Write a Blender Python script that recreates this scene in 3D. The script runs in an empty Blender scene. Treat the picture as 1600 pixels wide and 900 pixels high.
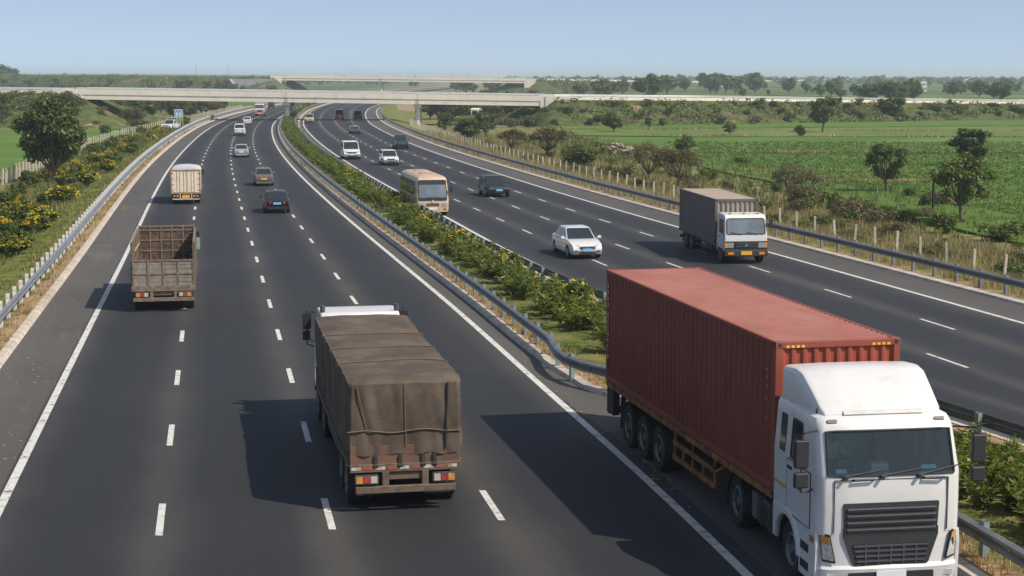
import bpy, bmesh, math, random
from math import sin, cos, pi, radians, atan2, sqrt, hypot
from mathutils import Vector, Matrix, noise as mnoise
random.seed(7)
scene = bpy.context.scene
COL = scene.collection

# ------------------------------------------------------------------ helpers
def lerp(a, b, t): return a + (b - a) * t

class MB:
    """collects geometry; build() links it as ONE mesh object"""
    def __init__(self): self.v = []; self.f = []; self.uv = None
    def add(self, vs, fs):
        o = len(self.v); self.v += [tuple(p) for p in vs]; self.f += [tuple(i + o for i in q) for q in fs]; return self
    def box(self, c, s, rx=0, rz=0, ry=0, tx=1, ty=1):
        hx, hy, hz = s[0] / 2, s[1] / 2, s[2] / 2
        R = Matrix.Rotation(rz, 3, 'Z') @ Matrix.Rotation(ry, 3, 'Y') @ Matrix.Rotation(rx, 3, 'X')
        vs = []
        for z in (-1, 1):
            kx, ky = (tx, ty) if z > 0 else (1, 1)
            for x, y in ((-1, -1), (1, -1), (1, 1), (-1, 1)):
                p = R @ Vector((x * hx * kx, y * hy * ky, z * hz)); vs.append((p.x + c[0], p.y + c[1], p.z + c[2]))
        return self.add(vs, [(3, 2, 1, 0), (4, 5, 6, 7), (0, 1, 5, 4), (1, 2, 6, 5), (2, 3, 7, 6), (3, 0, 4, 7)])
    def b2(self, x0, x1, y0, y1, z0, z1): return self.box(((x0 + x1) / 2, (y0 + y1) / 2, (z0 + z1) / 2), (x1 - x0, y1 - y0, z1 - z0))
    def prism(self, pts, ax, a0, a1):
        n = len(pts)
        def m(p, a): return (a, p[0], p[1]) if ax == 'x' else (p[0], a, p[1]) if ax == 'y' else (p[0], p[1], a)
        vs = [m(p, a0) for p in pts] + [m(p, a1) for p in pts]
        fs = [tuple(range(n))[::-1], tuple(range(n, 2 * n))] + [(i, (i + 1) % n, n + (i + 1) % n, n + i) for i in range(n)]
        return self.add(vs, fs)
    def loft(self, rings, cap=True, closed=True, skip=None):
        n = len(rings[0]); vs = [p for r in rings for p in r]; fs = []
        for k in range(len(rings) - 1):
            for i in range(n if closed else n - 1):
                if skip and skip(k, i): continue
                j = (i + 1) % n; fs.append((k * n + i, k * n + j, (k + 1) * n + j, (k + 1) * n + i))
        if cap: fs += [tuple(range(n))[::-1], tuple((len(rings) - 1) * n + i for i in range(n))]
        return self.add(vs, fs)
    def cyl(self, p0, p1, r0, r1=None, n=12, cap=True):
        r1 = r0 if r1 is None else r1
        p0 = Vector(p0); p1 = Vector(p1); d = (p1 - p0).normalized()
        u = d.orthogonal().normalized(); w = d.cross(u)
        R = lambda p, r: [tuple(p + u * (r * cos(2 * pi * i / n)) + w * (r * sin(2 * pi * i / n))) for i in range(n)]
        return self.loft([R(p0, r0), R(p1, r1)], cap)
    def tube(self, path, r, n=6, cap=True):
        P = [Vector(p) for p in path]; rings = []; rr = r if isinstance(r, (list, tuple)) else [r] * len(P); u = None
        for i, p in enumerate(P):
            d = (P[min(i + 1, len(P) - 1)] - P[max(i - 1, 0)]).normalized()
            u = d.orthogonal().normalized() if u is None else (u - d * u.dot(d)).normalized()
            w = d.cross(u); rings.append([tuple(p + u * (rr[i] * cos(2 * pi * k / n)) + w * (rr[i] * sin(2 * pi * k / n))) for k in range(n)])
        return self.loft(rings, cap)
    def lathe(self, prof, c, n=20):
        """prof: (axial x, radius) about the x axis"""
        rings = [[(c[0] + a, c[1] + r * cos(2 * pi * i / n), c[2] + r * sin(2 * pi * i / n)) for i in range(n)] for a, r in prof]
        return self.loft(rings, True)
    def rp(self, q, r=.03, th=.012, n=3):
        """rounded slab over four corners (counter-clockwise seen from outside), raised outwards by th"""
        Q = [Vector(p) for p in q]; N = (Q[2] - Q[0]).cross(Q[3] - Q[1]).normalized(); out = []
        for i in range(4):
            p = Q[i]; a = Q[i - 1] - p; b = Q[(i + 1) % 4] - p
            ra = min(r, a.length * .45); rb = min(r, b.length * .45); A = p + a.normalized() * ra; B = p + b.normalized() * rb
            for k in range(n + 1):
                t = k / n; out.append(A * (1 - t) ** 2 + p * (2 * t * (1 - t)) + B * t * t)
        m = len(out); inset = sum(out, Vector()) / m
        top = [p + N * th for p in out]; bot = [p - N * .004 for p in out]
        return self.add(bot + top, [tuple(range(m, 2 * m))] + [(i, (i + 1) % m, m + (i + 1) % m, m + i) for i in range(m)])
    def ring(self, q, r=.03, th=.012, wd=.04, n=3):
        """rounded frame round four corners"""
        Q = [Vector(p) for p in q]; N = (Q[2] - Q[0]).cross(Q[3] - Q[1]).normalized(); C = sum(Q, Vector()) / 4
        def rr(Q, r):
            o = []
            for i in range(4):
                p = Q[i]; a = Q[i - 1] - p; b = Q[(i + 1) % 4] - p; A = p + a.normalized() * r; B = p + b.normalized() * r
                for k in range(n + 1):
                    t = k / n; o.append(A * (1 - t) ** 2 + p * (2 * t * (1 - t)) + B * t * t)
            return o
        def off(Q, d):
            o = []
            for i in range(4):
                a = (Q[i - 1] - Q[i]).normalized(); b = (Q[(i + 1) % 4] - Q[i]).normalized(); s = max(.3, a.cross(b).length)
                o.append(Q[i] + (a + b) * (d / s))
            return o
        O = rr(off(Q, -wd / 2), r + wd / 2); I = rr(off(Q, wd / 2), max(.01, r - wd / 2)); m = len(O)
        vs = [p - N * .004 for p in O] + [p + N * th for p in O] + [p + N * th for p in I] + [p - N * .004 for p in I]; fs = []
        for i in range(m):
            j = (i + 1) % m; fs += [(i, j, m + j, m + i), (m + i, m + j, 2 * m + j, 2 * m + i), (2 * m + i, 2 * m + j, 3 * m + j, 3 * m + i)]
        return self.add(vs, fs)
    def mirror(self, fn):
        """run fn(sign) for both sides"""
        for s in (-1, 1): fn(s)
        return self
    def mesh(self, name, mat, smooth=35):
        me = bpy.data.meshes.new(name); me.from_pydata(self.v, [], self.f); me.update()
        bm = bmesh.new(); bm.from_mesh(me)
        if len(self.f) < 60000: bmesh.ops.recalc_face_normals(bm, faces=bm.faces) if smooth is not None else None
        if smooth is not None:
            lim = radians(smooth)
            for e in bm.edges:
                e.smooth = len(e.link_faces) == 2 and e.calc_face_angle(0) < lim
            for f in bm.faces: f.smooth = True
        if self.uv:
            L = bm.loops.layers.uv.new('UVMap'); bm.verts.index_update()
            for f in bm.faces:
                for l in f.loops: l[L].uv = self.uv[l.vert.index]
        bm.to_mesh(me); bm.free()
        for m in (mat if isinstance(mat, (list, tuple)) else [mat]): me.materials.append(m)
        return me
    def build(self, name, mat, parent=None, bevel=0, smooth=35, loc=None, rz=None, sub=0):
        o = bpy.data.objects.new(name, self.mesh(name, mat, smooth)); COL.objects.link(o)
        if parent: o.parent = parent
        if loc: o.location = loc
        if rz is not None: o.rotation_euler.z = rz
        if bevel:
            b = o.modifiers.new('edge', 'BEVEL'); b.width = bevel; b.segments = 2; b.limit_method = 'ANGLE'; b.angle_limit = radians(32); b.harden_normals = True
        return o

def tag(o, label, cat, group=None):
    o['label'] = label; o['category'] = cat
    if group: o['group'] = group
    return o
def thing(name, label, cat, loc=(0, 0, 0), rz=0, group=None):
    o = bpy.data.objects.new(name, None); COL.objects.link(o); o.location = loc; o.rotation_euler.z = rz; o.empty_display_size = .3
    return tag(o, label, cat, group)
def kind(o, k):
    o['kind'] = k; return o
def link_mesh(name, me, parent=None, loc=(0, 0, 0), rz=0, sc=None):
    o = bpy.data.objects.new(name, me); COL.objects.link(o); o.location = loc; o.rotation_euler.z = rz
    if parent: o.parent = parent
    if sc: o.scale = sc if isinstance(sc, (tuple, list)) else (sc,) * 3
    return o

# ------------------------------------------------------------------ materials
class NT:
    def __init__(self, name):
        self.m = bpy.data.materials.new(name); self.m.use_nodes = True; self.t = self.m.node_tree; self.t.nodes.clear()
        self.out = self.n('ShaderNodeOutputMaterial')
    def n(self, typ, **k):
        x = self.t.nodes.new(typ)
        for a, b in k.items(): setattr(x, a, b)
        return x
    def l(self, a, b): self.t.links.new(a, b)
    def set(self, sock, v):
        if hasattr(v, 'is_output'): self.l(v, sock)
        elif isinstance(v, (tuple, list)) and len(v) == 3 and sock.type == 'RGBA': sock.default_value = (*v, 1)
        else: sock.default_value = v
    def noise(self, scale, detail=4, rough=.55, vec=None, stretch=None):
        x = self.n('ShaderNodeTexNoise'); x.inputs['Scale'].default_value = scale; x.inputs['Detail'].default_value = detail; x.inputs['Roughness'].default_value = rough
        v = vec or self.obj()
        if stretch:
            mp = self.n('ShaderNodeMapping'); mp.inputs['Scale'].default_value = stretch; self.l(v, mp.inputs['Vector']); v = mp.outputs[0]
        self.l(v, x.inputs['Vector']); return x.outputs['Fac']
    def obj(self):
        if not hasattr(self, '_tc'): self._tc = self.n('ShaderNodeTexCoord')
        return self._tc.outputs['Object']
    def uvw(self):
        self.obj(); return self._tc.outputs['UV']
    def ramp(self, f, stops):
        r = self.n('ShaderNodeValToRGB'); e = r.color_ramp.elements
        while len(e) < len(stops): e.new(.5)
        for i, (p, c) in enumerate(stops):
            e[i].position = p; c = (c, c, c) if not isinstance(c, (tuple, list)) else c; e[i].color = (*c, 1)
        self.l(f, r.inputs[0]); return r.outputs[0]
    def mix(self, f, a, b, mode='MIX'):
        x = self.n('ShaderNodeMix', data_type='RGBA', blend_type=mode); self.set(x.inputs[0], f); self.set(x.inputs[6], a); self.set(x.inputs[7], b); return x.outputs[2]
    def math(self, op, a, b=0.0, c=None):
        x = self.n('ShaderNodeMath', operation=op); self.set(x.inputs[0], a); self.set(x.inputs[1], b)
        if c is not None: self.set(x.inputs[2], c)
        return x.outputs[0]
    def sep(self, v):
        x = self.n('ShaderNodeSeparateXYZ'); self.l(v, x.inputs[0]); return x.outputs
    def bump(self, h, strength=.3, dist=.02):
        b = self.n('ShaderNodeBump'); b.inputs['Strength'].default_value = strength; b.inputs['Distance'].default_value = dist; self.l(h, b.inputs['Height']); return b.outputs[0]
    def bsdf(self, col, rough=.5, metal=0, normal=None, coat=0, spec=.5):
        p = self.n('ShaderNodeBsdfPrincipled'); self.set(p.inputs['Base Color'], col); self.set(p.inputs['Roughness'], rough); p.inputs['Metallic'].default_value = metal
        p.inputs['Coat Weight'].default_value = coat; p.inputs['Specular IOR Level'].default_value = spec
        if normal: self.l(normal, p.inputs['Normal'])
        self.l(p.outputs[0], self.out.inputs[0]); return p

_MC = {}
def M(name, col, rough=.5, metal=0, var=.12, scale=3, dirt=None, dscale=2.0, damt=(.5, .7), coat=0, bump=0, bscale=30, spec=.5):
    """painted / metal / plain surface with uneven tone and optional dirt patches"""
    if name in _MC: return _MC[name]
    t = NT(name); f = t.noise(scale, 5, .6)
    c = t.mix(t.ramp(f, [(.3, 0.), (.7, 1.)]), tuple(x * (1 - var) for x in col), tuple(min(1, x * (1 + var)) for x in col)); rr = rough
    if dirt:
        d = t.ramp(t.noise(dscale, 7, .68), [(damt[0], 0.), (damt[1], 1.)]); c = t.mix(d, c, dirt)
        rr = t.math('ADD', t.math('MULTIPLY', d, .35), rough)
    nb = t.bump(t.noise(bscale, 4), bump, .02) if bump else None
    t.bsdf(c, rr, metal, nb, coat, spec); _MC[name] = t.m; return t.m

def glass_mat(name, tint, alpha, rough=.03):
    if name in _MC: return _MC[name]
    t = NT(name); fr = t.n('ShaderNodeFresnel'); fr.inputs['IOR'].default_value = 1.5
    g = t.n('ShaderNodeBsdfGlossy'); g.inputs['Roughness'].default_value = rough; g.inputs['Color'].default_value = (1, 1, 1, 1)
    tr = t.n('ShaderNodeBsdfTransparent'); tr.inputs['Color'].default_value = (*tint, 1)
    df = t.n('ShaderNodeBsdfDiffuse'); df.inputs['Color'].default_value = (.16, .25, .27, 1)  # teal diffuse share puts a sky reflection into the glass colour
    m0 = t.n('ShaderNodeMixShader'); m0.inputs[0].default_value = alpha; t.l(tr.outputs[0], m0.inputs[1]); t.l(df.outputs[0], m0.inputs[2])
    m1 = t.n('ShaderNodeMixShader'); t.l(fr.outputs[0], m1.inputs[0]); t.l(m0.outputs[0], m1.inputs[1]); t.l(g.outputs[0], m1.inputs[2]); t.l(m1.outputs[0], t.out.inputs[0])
    _MC[name] = t.m; return t.m

def leaf_mat(name, a, b, c=None, trans=.45):
    if name in _MC: return _MC[name]
    t = NT(name); gi = t.n('ShaderNodeNewGeometry'); oi = t.n('ShaderNodeObjectInfo')
    col = t.ramp(gi.outputs['Random Per Island'], [(0., a), (.75, b), (1., c or b)])
    big = t.ramp(t.noise(.9, 3), [(.35, .72), (.65, 1.2)]); col = t.mix(1., col, big, 'MULTIPLY')
    col = t.mix(1., col, t.ramp(oi.outputs['Random'], [(0., (.82, .86, .8)), (1., (1.15, 1.08, 1.0))]), 'MULTIPLY')
    d = t.n('ShaderNodeBsdfDiffuse'); t.l(col, d.inputs[0]); s = t.n('ShaderNodeBsdfTranslucent'); t.l(t.mix(1., col, (1.25, 1.25, .7), 'MULTIPLY'), s.inputs[0])
    g = t.n('ShaderNodeBsdfGlossy'); g.inputs['Roughness'].default_value = .5; g.inputs[0].default_value = (.5, .5, .5, 1)
    m = t.n('ShaderNodeMixShader'); m.inputs[0].default_value = trans; t.l(d.outputs[0], m.inputs[1]); t.l(s.outputs[0], m.inputs[2])
    m2 = t.n('ShaderNodeMixShader'); m2.inputs[0].default_value = .05; t.l(m.outputs[0], m2.inputs[1]); t.l(g.outputs[0], m2.inputs[2]); t.l(m2.outputs[0], t.out.inputs[0])
    _MC[name] = t.m; return t.m

# vehicle paints and trim
WHITE = M('white_paint', (.65, .65, .64), .32, coat=.3, var=.03, dirt=(.47, .45, .41), dscale=1.9, damt=(.55, .9))
WHITE_CLEAN = M('white_car_paint', (.62, .62, .62), .25, coat=.6, var=.02)
BLACKP = M('black_car_paint', (.012, .012, .013), .4, coat=.25, var=.1)
DARKP = M('dark_blue_car_paint', (.03, .036, .05), .22, coat=.6, var=.1)
SILVER = M('silver_car_paint', (.5, .51, .52), .3, metal=.5, var=.05)
TANP = M('tan_car_paint', (.5, .4, .26), .4, var=.08)
REDP = M('red_car_paint', (.4, .05, .045), .3, coat=.4, var=.08)
BLUEP = M('blue_paint', (.16, .3, .5), .4, var=.08)
GLASS_DARK = M('tinted_glass', (.02, .028, .032), .06, var=.05, spec=.8)
GLASS_BLUE = M('pale_windscreen_glass', (.055, .085, .1), .07, var=.1, scale=.8, spec=.9)
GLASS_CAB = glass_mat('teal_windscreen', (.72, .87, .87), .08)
RUBBER = M('tyre_rubber', (.018, .018, .019), .8, var=.2, dirt=(.06, .052, .045), dscale=3, damt=(.5, .8))
RIM = M('steel_rim', (.2, .2, .2), .5, metal=.5, var=.2, dirt=(.1, .08, .06), dscale=5)
ALLOY = M('alloy_rim', (.42, .43, .44), .35, metal=.8)
PLAST = M('black_plastic', (.022, .023, .025), .55, var=.15)
PLASTG = M('grey_plastic', (.075, .078, .085), .5, var=.12)
CHASSIS = M('chassis_metal', (.03, .028, .027), .7, var=.3, dirt=(.09, .065, .045), dscale=3)
LAMPC = M('lamp_glass_clear', (.3, .32, .33), .12, var=.4, scale=25, spec=.9)
LAMPR = M('lamp_glass_red', (.5, .03, .03), .2)
LAMPA = M('lamp_glass_amber', (.8, .27, .03), .2)
CHROME = M('chrome', (.7, .7, .7), .2, metal=1.)
PLATEW = M('number_plate_white', (.75, .76, .76), .5, var=.04)
PLATEB = M('number_plate_blue', (.2, .5, .82), .5, var=.15, scale=14)
PLATEY = M('number_plate_yellow', (.75, .42, .03), .5, var=.1)
INTER = M('cab_interior', (.05, .05, .052), .8)
SEATM = M('seat_cloth', (.16, .15, .15), .9)

# ------------------------------------------------------------------ road curves: x of each line at given Y (metres ahead of the camera)
KY = [-40, 20, 34, 50, 65, 84, 107, 131, 169, 214, 261, 312, 388, 470, 560, 700, 900, 1300]
LN = {
 'L1': [2.4, -8.3, -10.8, -13.65, -16.3, -19.65, -23.8, -28.1, -34.6, -41.7, -48.6, -55.3, -62.9, -68.4, -72.4, -75.4, -74, -58],
 'D1': [5.8, -4.85, -7.35, -10.2, -12.9, -16.3, -20.5, -24.8, -31.5, -38.9, -46.0, -52.8, -60.4, -66.3, -70.5, -73.6, -72.3, -56],
 'D2': [9.3, -1.35, -3.85, -6.75, -9.5, -13.0, -17.25, -21.65, -28.45, -36.0, -43.2, -50.1, -58.0, -64.1, -68.5, -71.8, -70.6, -54],
 'D3': [12.8, 2.2, -.3, -3.2, -6.0, -9.6, -14.0, -18.5, -25.4, -33.1, -40.4, -47.4, -55.6, -61.9, -66.5, -70, -69, -52],
 'L2': [16.3, 5.9, 3.6, .6, -2.25, -6.05, -10.65, -15.3, -22.35, -30.1, -37.45, -44.6, -53.0, -59.7, -64.6, -68.4, -67.4, -50],
 'R1': [30, 19.5, 15.6, 9.9, 4.9, .4, -4.15, -8.9, -16.1, -24.0, -31.5, -38.9, -47.5, -54.6, -59.5, -63.6, -63, -46],
 'RD1': [34, 22, 18., 12.3, 8.0, 3.7, -1.0, -5.8, -13.1, -21.0, -28.4, -35.7, -44.2, -51.3, -56.0, -60.2, -59.8, -42],
 'RD2': [35.5, 21.6, 18.4, 14.7, 11.3, 7.0, 2.1, -2.75, -10.0, -18.0, -25.4, -32.6, -40.8, -47.9, -52.4, -56.7, -56.6, -38],
 'RD3': [39., 25., 21.8, 18.15, 14.8, 10.5, 5.4, .5, -6.85, -14.95, -22.3, -29.4, -37.4, -44.3, -48.6, -53, -53.2, -34],
 'R2': [42.6, 28.5, 25.2, 21.5, 18.1, 13.85, 8.65, 3.6, -3.75, -11.8, -19.1, -26.1, -34.0, -40.0, -43.2, -47.5, -48, -30]}
def _pchip(xs, ys):
    n = len(xs); h = [xs[i + 1] - xs[i] for i in range(n - 1)]; d = [(ys[i + 1] - ys[i]) / h[i] for i in range(n - 1)]
    m = [d[0]] + [(d[i - 1] * h[i] + d[i] * h[i - 1]) / (h[i] + h[i - 1]) for i in range(1, n - 1)] + [d[-1]]
    def f(x):
        if x <= xs[0]: return ys[0] + m[0] * (x - xs[0])
        if x >= xs[-1]: return ys[-1] + m[-1] * (x - xs[-1])
        i = 0
        while xs[i + 1] < x: i += 1
        t = (x - xs[i]) / h[i]
        return ys[i] * (1 + 2 * t) * (1 - t) ** 2 + h[i] * m[i] * t * (1 - t) ** 2 + ys[i + 1] * t * t * (3 - 2 * t) + h[i] * m[i + 1] * t * t * (t - 1)
    return f
_C = {k: _pchip(KY, v) for k, v in LN.items()}
_layby = _pchip([-40, 20, 36, 42, 45, 47, 50, 56, 65, 2000], [3.9, 3.9, 3.7, 3.3, 2.3, 1.3, .95, .78, .78, .78])
_rail2 = _pchip([-40, 20, 31, 40, 44, 46.3, 48, 54, 65, 2000], [4.8, 4.7, 4.6, 4.3, 4.0, 2.4, 1.4, 1.3, 1.3, 1.3])
_fl = _pchip([-40, 270, 370, 600, 2000], [13.5, 13.4, 8.5, 8, 8])
def X(k, y):
    if k == 'K1': return _C['L1'](y) - 2.1
    if k == 'K2': return _C['L2'](y) + _layby(y)
    if k == 'K3': return _C['R1'](y) - .75
    if k == 'K4': return _C['R2'](y) + 2.4
    if k == 'G1': return _C['L1'](y) - 3.1
    if k == 'G2': return _C['L2'](y) + _rail2(y)
    if k == 'G3': return _C['R1'](y) - 1.6
    if k == 'G4': return _C['R2'](y) + 3.5
    if k == 'FR': return _C['R2'](y) + 8.0
    if k == 'FL': return _C['L1'](y) - _fl(y)
    return _C[k](y)
def slope(k, y): return (X(k, y + 1) - X(k, y - 1)) / 2
def heading(k, y, away=True):
    s = slope(k, y); return atan2(-s, 1) if away else atan2(-s, 1) + pi
def yrows(y0, y1):
    ys = []; y = y0
    while y < y1:
        ys.append(y); y += max(2.0, y * .02)
    return ys + [y1]
def gz(d):
    """height of the ground d metres outside the kerb"""
    if d < 2.2: return .03
    if d < 8: return lerp(.03, -1.0, (lambda t: t * t * (3 - 2 * t))((d - 2.2) / 5.8))
    return -1.0
def gpos(x, y):
    dl = X('K1', y) - x; dr = x - X('K4', y)
    return gz(max(dl, dr, 0))

# ------------------------------------------------------------------ camera, light, sky, air
cam = bpy.data.objects.new('camera', bpy.data.cameras.new('camera')); COL.objects.link(cam)
cam.location = (0, 0, 9.12); cam.rotation_euler = (pi / 2 - .12702, 0, 0)
cam.data.lens = 58.5; cam.data.sensor_width = 36; cam.data.clip_start = .1; cam.data.clip_end = 80000
scene.camera = cam
SUN_AZ, SUN_EL = radians(118), radians(48)
sd = bpy.data.lights.new('sun', 'SUN'); so = bpy.data.objects.new('sun', sd); COL.objects.link(so)
sd.energy = 4.3; sd.angle = radians(.6); sd.color = (1, .9, .75)
sv = Vector((sin(SUN_AZ) * cos(SUN_EL), cos(SUN_AZ) * cos(SUN_EL), sin(SUN_EL)))
so.rotation_euler = sv.to_track_quat('Z', 'Y').to_euler(); so.location = sv * 200
w = bpy.data.worlds.new('World'); scene.world = w; w.use_nodes = True; nt = w.node_tree
bg = nt.nodes['Background']; sky = nt.nodes.new('ShaderNodeTexSky'); sky.sky_type = 'NISHITA'; sky.sun_disc = False
sky.sun_elevation = SUN_EL; sky.sun_rotation = SUN_AZ; sky.air_density = 1.0; sky.dust_density = 1.1; sky.ozone_density = 2.6; sky.altitude = 300
tc = nt.nodes.new('ShaderNodeTexCoord'); sx = nt.nodes.new('ShaderNodeSeparateXYZ'); cx = nt.nodes.new('ShaderNodeCombineXYZ')
ab = nt.nodes.new('ShaderNodeMath'); ab.operation = 'MULTIPLY_ADD'; ab.inputs[1].default_value = 1.6; ab.inputs[2].default_value = .13
mx = nt.nodes.new('ShaderNodeMath'); mx.operation = 'MAXIMUM'; mx.inputs[1].default_value = .0
nt.links.new(tc.outputs['Generated'], sx.inputs[0]); nt.links.new(sx.outputs[2], mx.inputs[0]); nt.links.new(mx.outputs[0], ab.inputs[0])
nt.links.new(sx.outputs[0], cx.inputs[0]); nt.links.new(sx.outputs[1], cx.inputs[1]); nt.links.new(ab.outputs[0], cx.inputs[2])
nrm = nt.nodes.new('ShaderNodeVectorMath'); nrm.operation = 'NORMALIZE'; nt.links.new(cx.outputs[0], nrm.inputs[0])
nt.links.new(nrm.outputs[0], sky.inputs[0]); hs = nt.nodes.new('ShaderNodeHueSaturation'); hs.inputs['Saturation'].default_value = .74; nt.links.new(sky.outputs[0], hs.inputs['Color']); nt.links.new(hs.outputs[0], bg.inputs[0]); bg.inputs[1].default_value = .128
scene.view_settings.view_transform = 'Standard'; scene.view_settings.look = 'None'; scene.view_settings.exposure = .2; scene.view_settings.gamma = 1
scene.cycles.use_denoising = True; scene.cycles.max_bounces = 6; scene.cycles.transparent_max_bounces = 8
scene.cycles.volume_bounces = 1; scene.cycles.caustics_reflective = False; scene.cycles.caustics_refractive = False

HAZE = True
if HAZE:
    hb = MB(); hb.b2(-26000, 26000, -3000, 32000, -2.2, 26)
    t = NT('haze_air'); v = t.n('ShaderNodeVolumePrincipled'); v.inputs['Color'].default_value = (.76, .89, 1, 1); v.inputs['Density'].default_value = .00021
    v.inputs['Anisotropy'].default_value = .1
    t.l(v.outputs[0], t.out.inputs['Volume']); ho = hb.build('haze', t.m, smooth=None); kind(ho, 'stuff')
    for p in ho.data.polygons: p.use_smooth = False

# ------------------------------------------------------------------ ground
def ground_material():
    t = NT('ground_grass'); d, y, _ = t.sep(t.uvw()); o = t.obj()
    n1 = t.noise(.05, 6, .6, o); n2 = t.noise(.7, 6, .65, o); n3 = t.noise(6, 4, .7, o); n4 = t.noise(.004, 5, .6, o, (1, 1.8, 1))
    verge = t.ramp(n2, [(.3, (.085, .12, .022)), (.52, (.15, .17, .045)), (.7, (.26, .22, .1))])
    sand = t.ramp(n3, [(.35, (.24, .165, .095)), (.65, (.36, .26, .16))])
    sm = t.math('SUBTRACT', t.math('ADD', d, t.math('MULTIPLY', t.math('SUBTRACT', n2, .5), 3.2)), .7)
    sf = t.ramp(sm, [(.2, 1.), (.75, 0.)])
    c = t.mix(sf, verge, sand)
    wild = t.ramp(n2, [(.28, (.08, .105, .026)), (.5, (.17, .165, .065)), (.72, (.32, .26, .14))])
    wf = t.ramp(t.math('MULTIPLY', d, .01), [(.03, 0.), (.1, 1.)])
    c = t.mix(wf, c, wild)
    far = t.ramp(n4, [(.36, (.035, .08, .016)), (.46, (.05, .12, .022)), (.54, (.14, .14, .06)), (.6, (.045, .1, .02)), (.7, (.11, .12, .05))])
    ff = t.ramp(t.math('MULTIPLY', d, .001), [(.03, 0.), (.07, 1.)])
    c = t.mix(ff, c, far); c = t.mix(1., c, t.ramp(n3, [(.3, .75), (.7, 1.2)]), 'MULTIPLY')
    t.bsdf(c, .95, normal=t.bump(t.math('ADD', n3, n2), .6, .1), spec=.1); return t.m
GD = [0, .4, .8, 1.2, 1.7, 2.2, 3, 4, 5, 6, 7, 8, 10, 13, 17, 22, 30, 42, 60, 85, 120, 170, 240, 350, 520, 800, 1300, 2200, 4000, 8000, 15000, 25000]
ys = [-200, -60, -20, 0, 10] + [20 + 3 * i for i in range(60)]; y = 200
while y < 31000: ys.append(y); y = y * 1.035 + 1
ys.append(31500)
g = MB(); g.uv = []; n = 2 * len(GD)
for y in ys:
    yc = min(max(y, -40), 1300); k1, k4 = X('K1', yc), X('K4', yc)
    for s, ds in ((-1, GD[::-1]), (1, GD)):
        for d in ds:
            x = k1 - .25 - d if s < 0 else k4 + .25 + d
            z = gz(d)
            if d > 4: z += .11 * (mnoise.noise(Vector((x * .11, y * .11, 0))) + .4 * mnoise.noise(Vector((x * .35, y * .35, 3)))) * min(1, (d - 4) / 6) * (1 if d < 300 else 0)
            if d == 0: z = -.3
            g.v.append((x, y, z)); g.uv.append((d, y))
for j in range(len(ys) - 1):
    for i in range(n - 1): g.f.append((j * n + i, j * n + i + 1, (j + 1) * n + i + 1, (j + 1) * n + i))
kind(g.build('ground', ground_material(), smooth=80), 'structure')

# ------------------------------------------------------------------ carriageways
def asphalt(name):
    t = NT(name); u, v, _ = t.sep(t.uvw()); o = t.obj()
    lane = t.math('COSINE', t.math('MULTIPLY', u, 2 * pi)); lane = t.math('MULTIPLY_ADD', lane, .5, .5)
    st = t.noise(.35, 5, .6, t.uvw(), (5, .035, 1)); blot = t.noise(.12, 6, .65, o); fine = t.noise(9, 3, .7, o); grit = t.noise(60, 2, .6, o)
    f = t.math('ADD', t.math('MULTIPLY', t.math('POWER', lane, 2.2), .62), t.math('MULTIPLY', t.math('SUBTRACT', st, .5), 1.0))
    f = t.math('ADD', f, t.math('MULTIPLY', t.math('SUBTRACT', blot, .5), 1.05))
    c = t.ramp(f, [(0., (.022, .0235, .0265)), (.35, (.033, .0335, .036)), (.62, (.049, .0475, .0455)), (1., (.074, .068, .06))])
    sh = t.math('LESS_THAN', u, -.06); sh2 = t.math('GREATER_THAN', u, 4.03); s = t.math('MAXIMUM', sh, sh2)
    c = t.mix(s, c, t.ramp(t.math('ADD', t.math('MULTIPLY', st, .6), t.math('MULTIPLY', blot, .4)), [(.3, (.062, .059, .054)), (.6, (.1, .094, .085))]))
    dust = t.math('MULTIPLY', t.ramp(t.noise(.5, 7, .7, t.uvw(), (3, .16, 1)), [(.56, 0.), (.8, .7)]), t.ramp(u, [(-.5, 1.), (-.1, .5), (0.2, .12)]))
    c = t.mix(dust, c, (.2, .17, .135))
    c = t.mix(1., c, t.ramp(fine, [(.25, .86), (.75, 1.13)]), 'MULTIPLY'); c = t.mix(1., c, t.ramp(grit, [(.3, .8), (.7, 1.22)]), 'MULTIPLY')
    chips = t.math('MULTIPLY', t.ramp(t.noise(16, 3, .8, o), [(.66, 0.), (.7, 1.)]), t.ramp(t.noise(.35, 5, .7, t.uvw(), (4, .3, 1)), [(.5, 0.), (.66, .55)]))
    c = t.mix(chips, c, (.2, .18, .155))
    oil = t.math('MULTIPLY', t.ramp(t.noise(.6, 6, .75, t.uvw(), (3.2, .12, 1)), [(.56, 0.), (.72, .5)]), t.ramp(lane, [(.0, 1.), (.5, 0.)])); c = t.mix(oil, c, (.016, .016, .018))
    t.bsdf(c, t.math('MULTIPLY_ADD', st, .25, .62), normal=t.bump(grit, .25, .01), spec=.35); return t.m
ASPH = asphalt('asphalt')
YR = yrows(-30, 1500)
def road(name, cols):
    m = MB(); m.uv = []; n = len(cols)
    for y in YR:
        for k, u, off in cols: m.v.append((X(k, y) + off, y, 0.0)); m.uv.append((u, y))
    for j in range(len(YR) - 1):
        for i in range(n - 1): m.f.append((j * n + i, j * n + i + 1, (j + 1) * n + i + 1, (j + 1) * n + i))
    return kind(m.build(name, ASPH, smooth=80), 'structure')
road('carriageway', [('K1', -.55, -.05), ('L1', -.12, -.35), ('L1', 0, 0), ('D1', 1, 0), ('D2', 2, 0), ('D3', 3, 0), ('L2', 4, 0), ('K2', 4.25, .05)])
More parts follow.
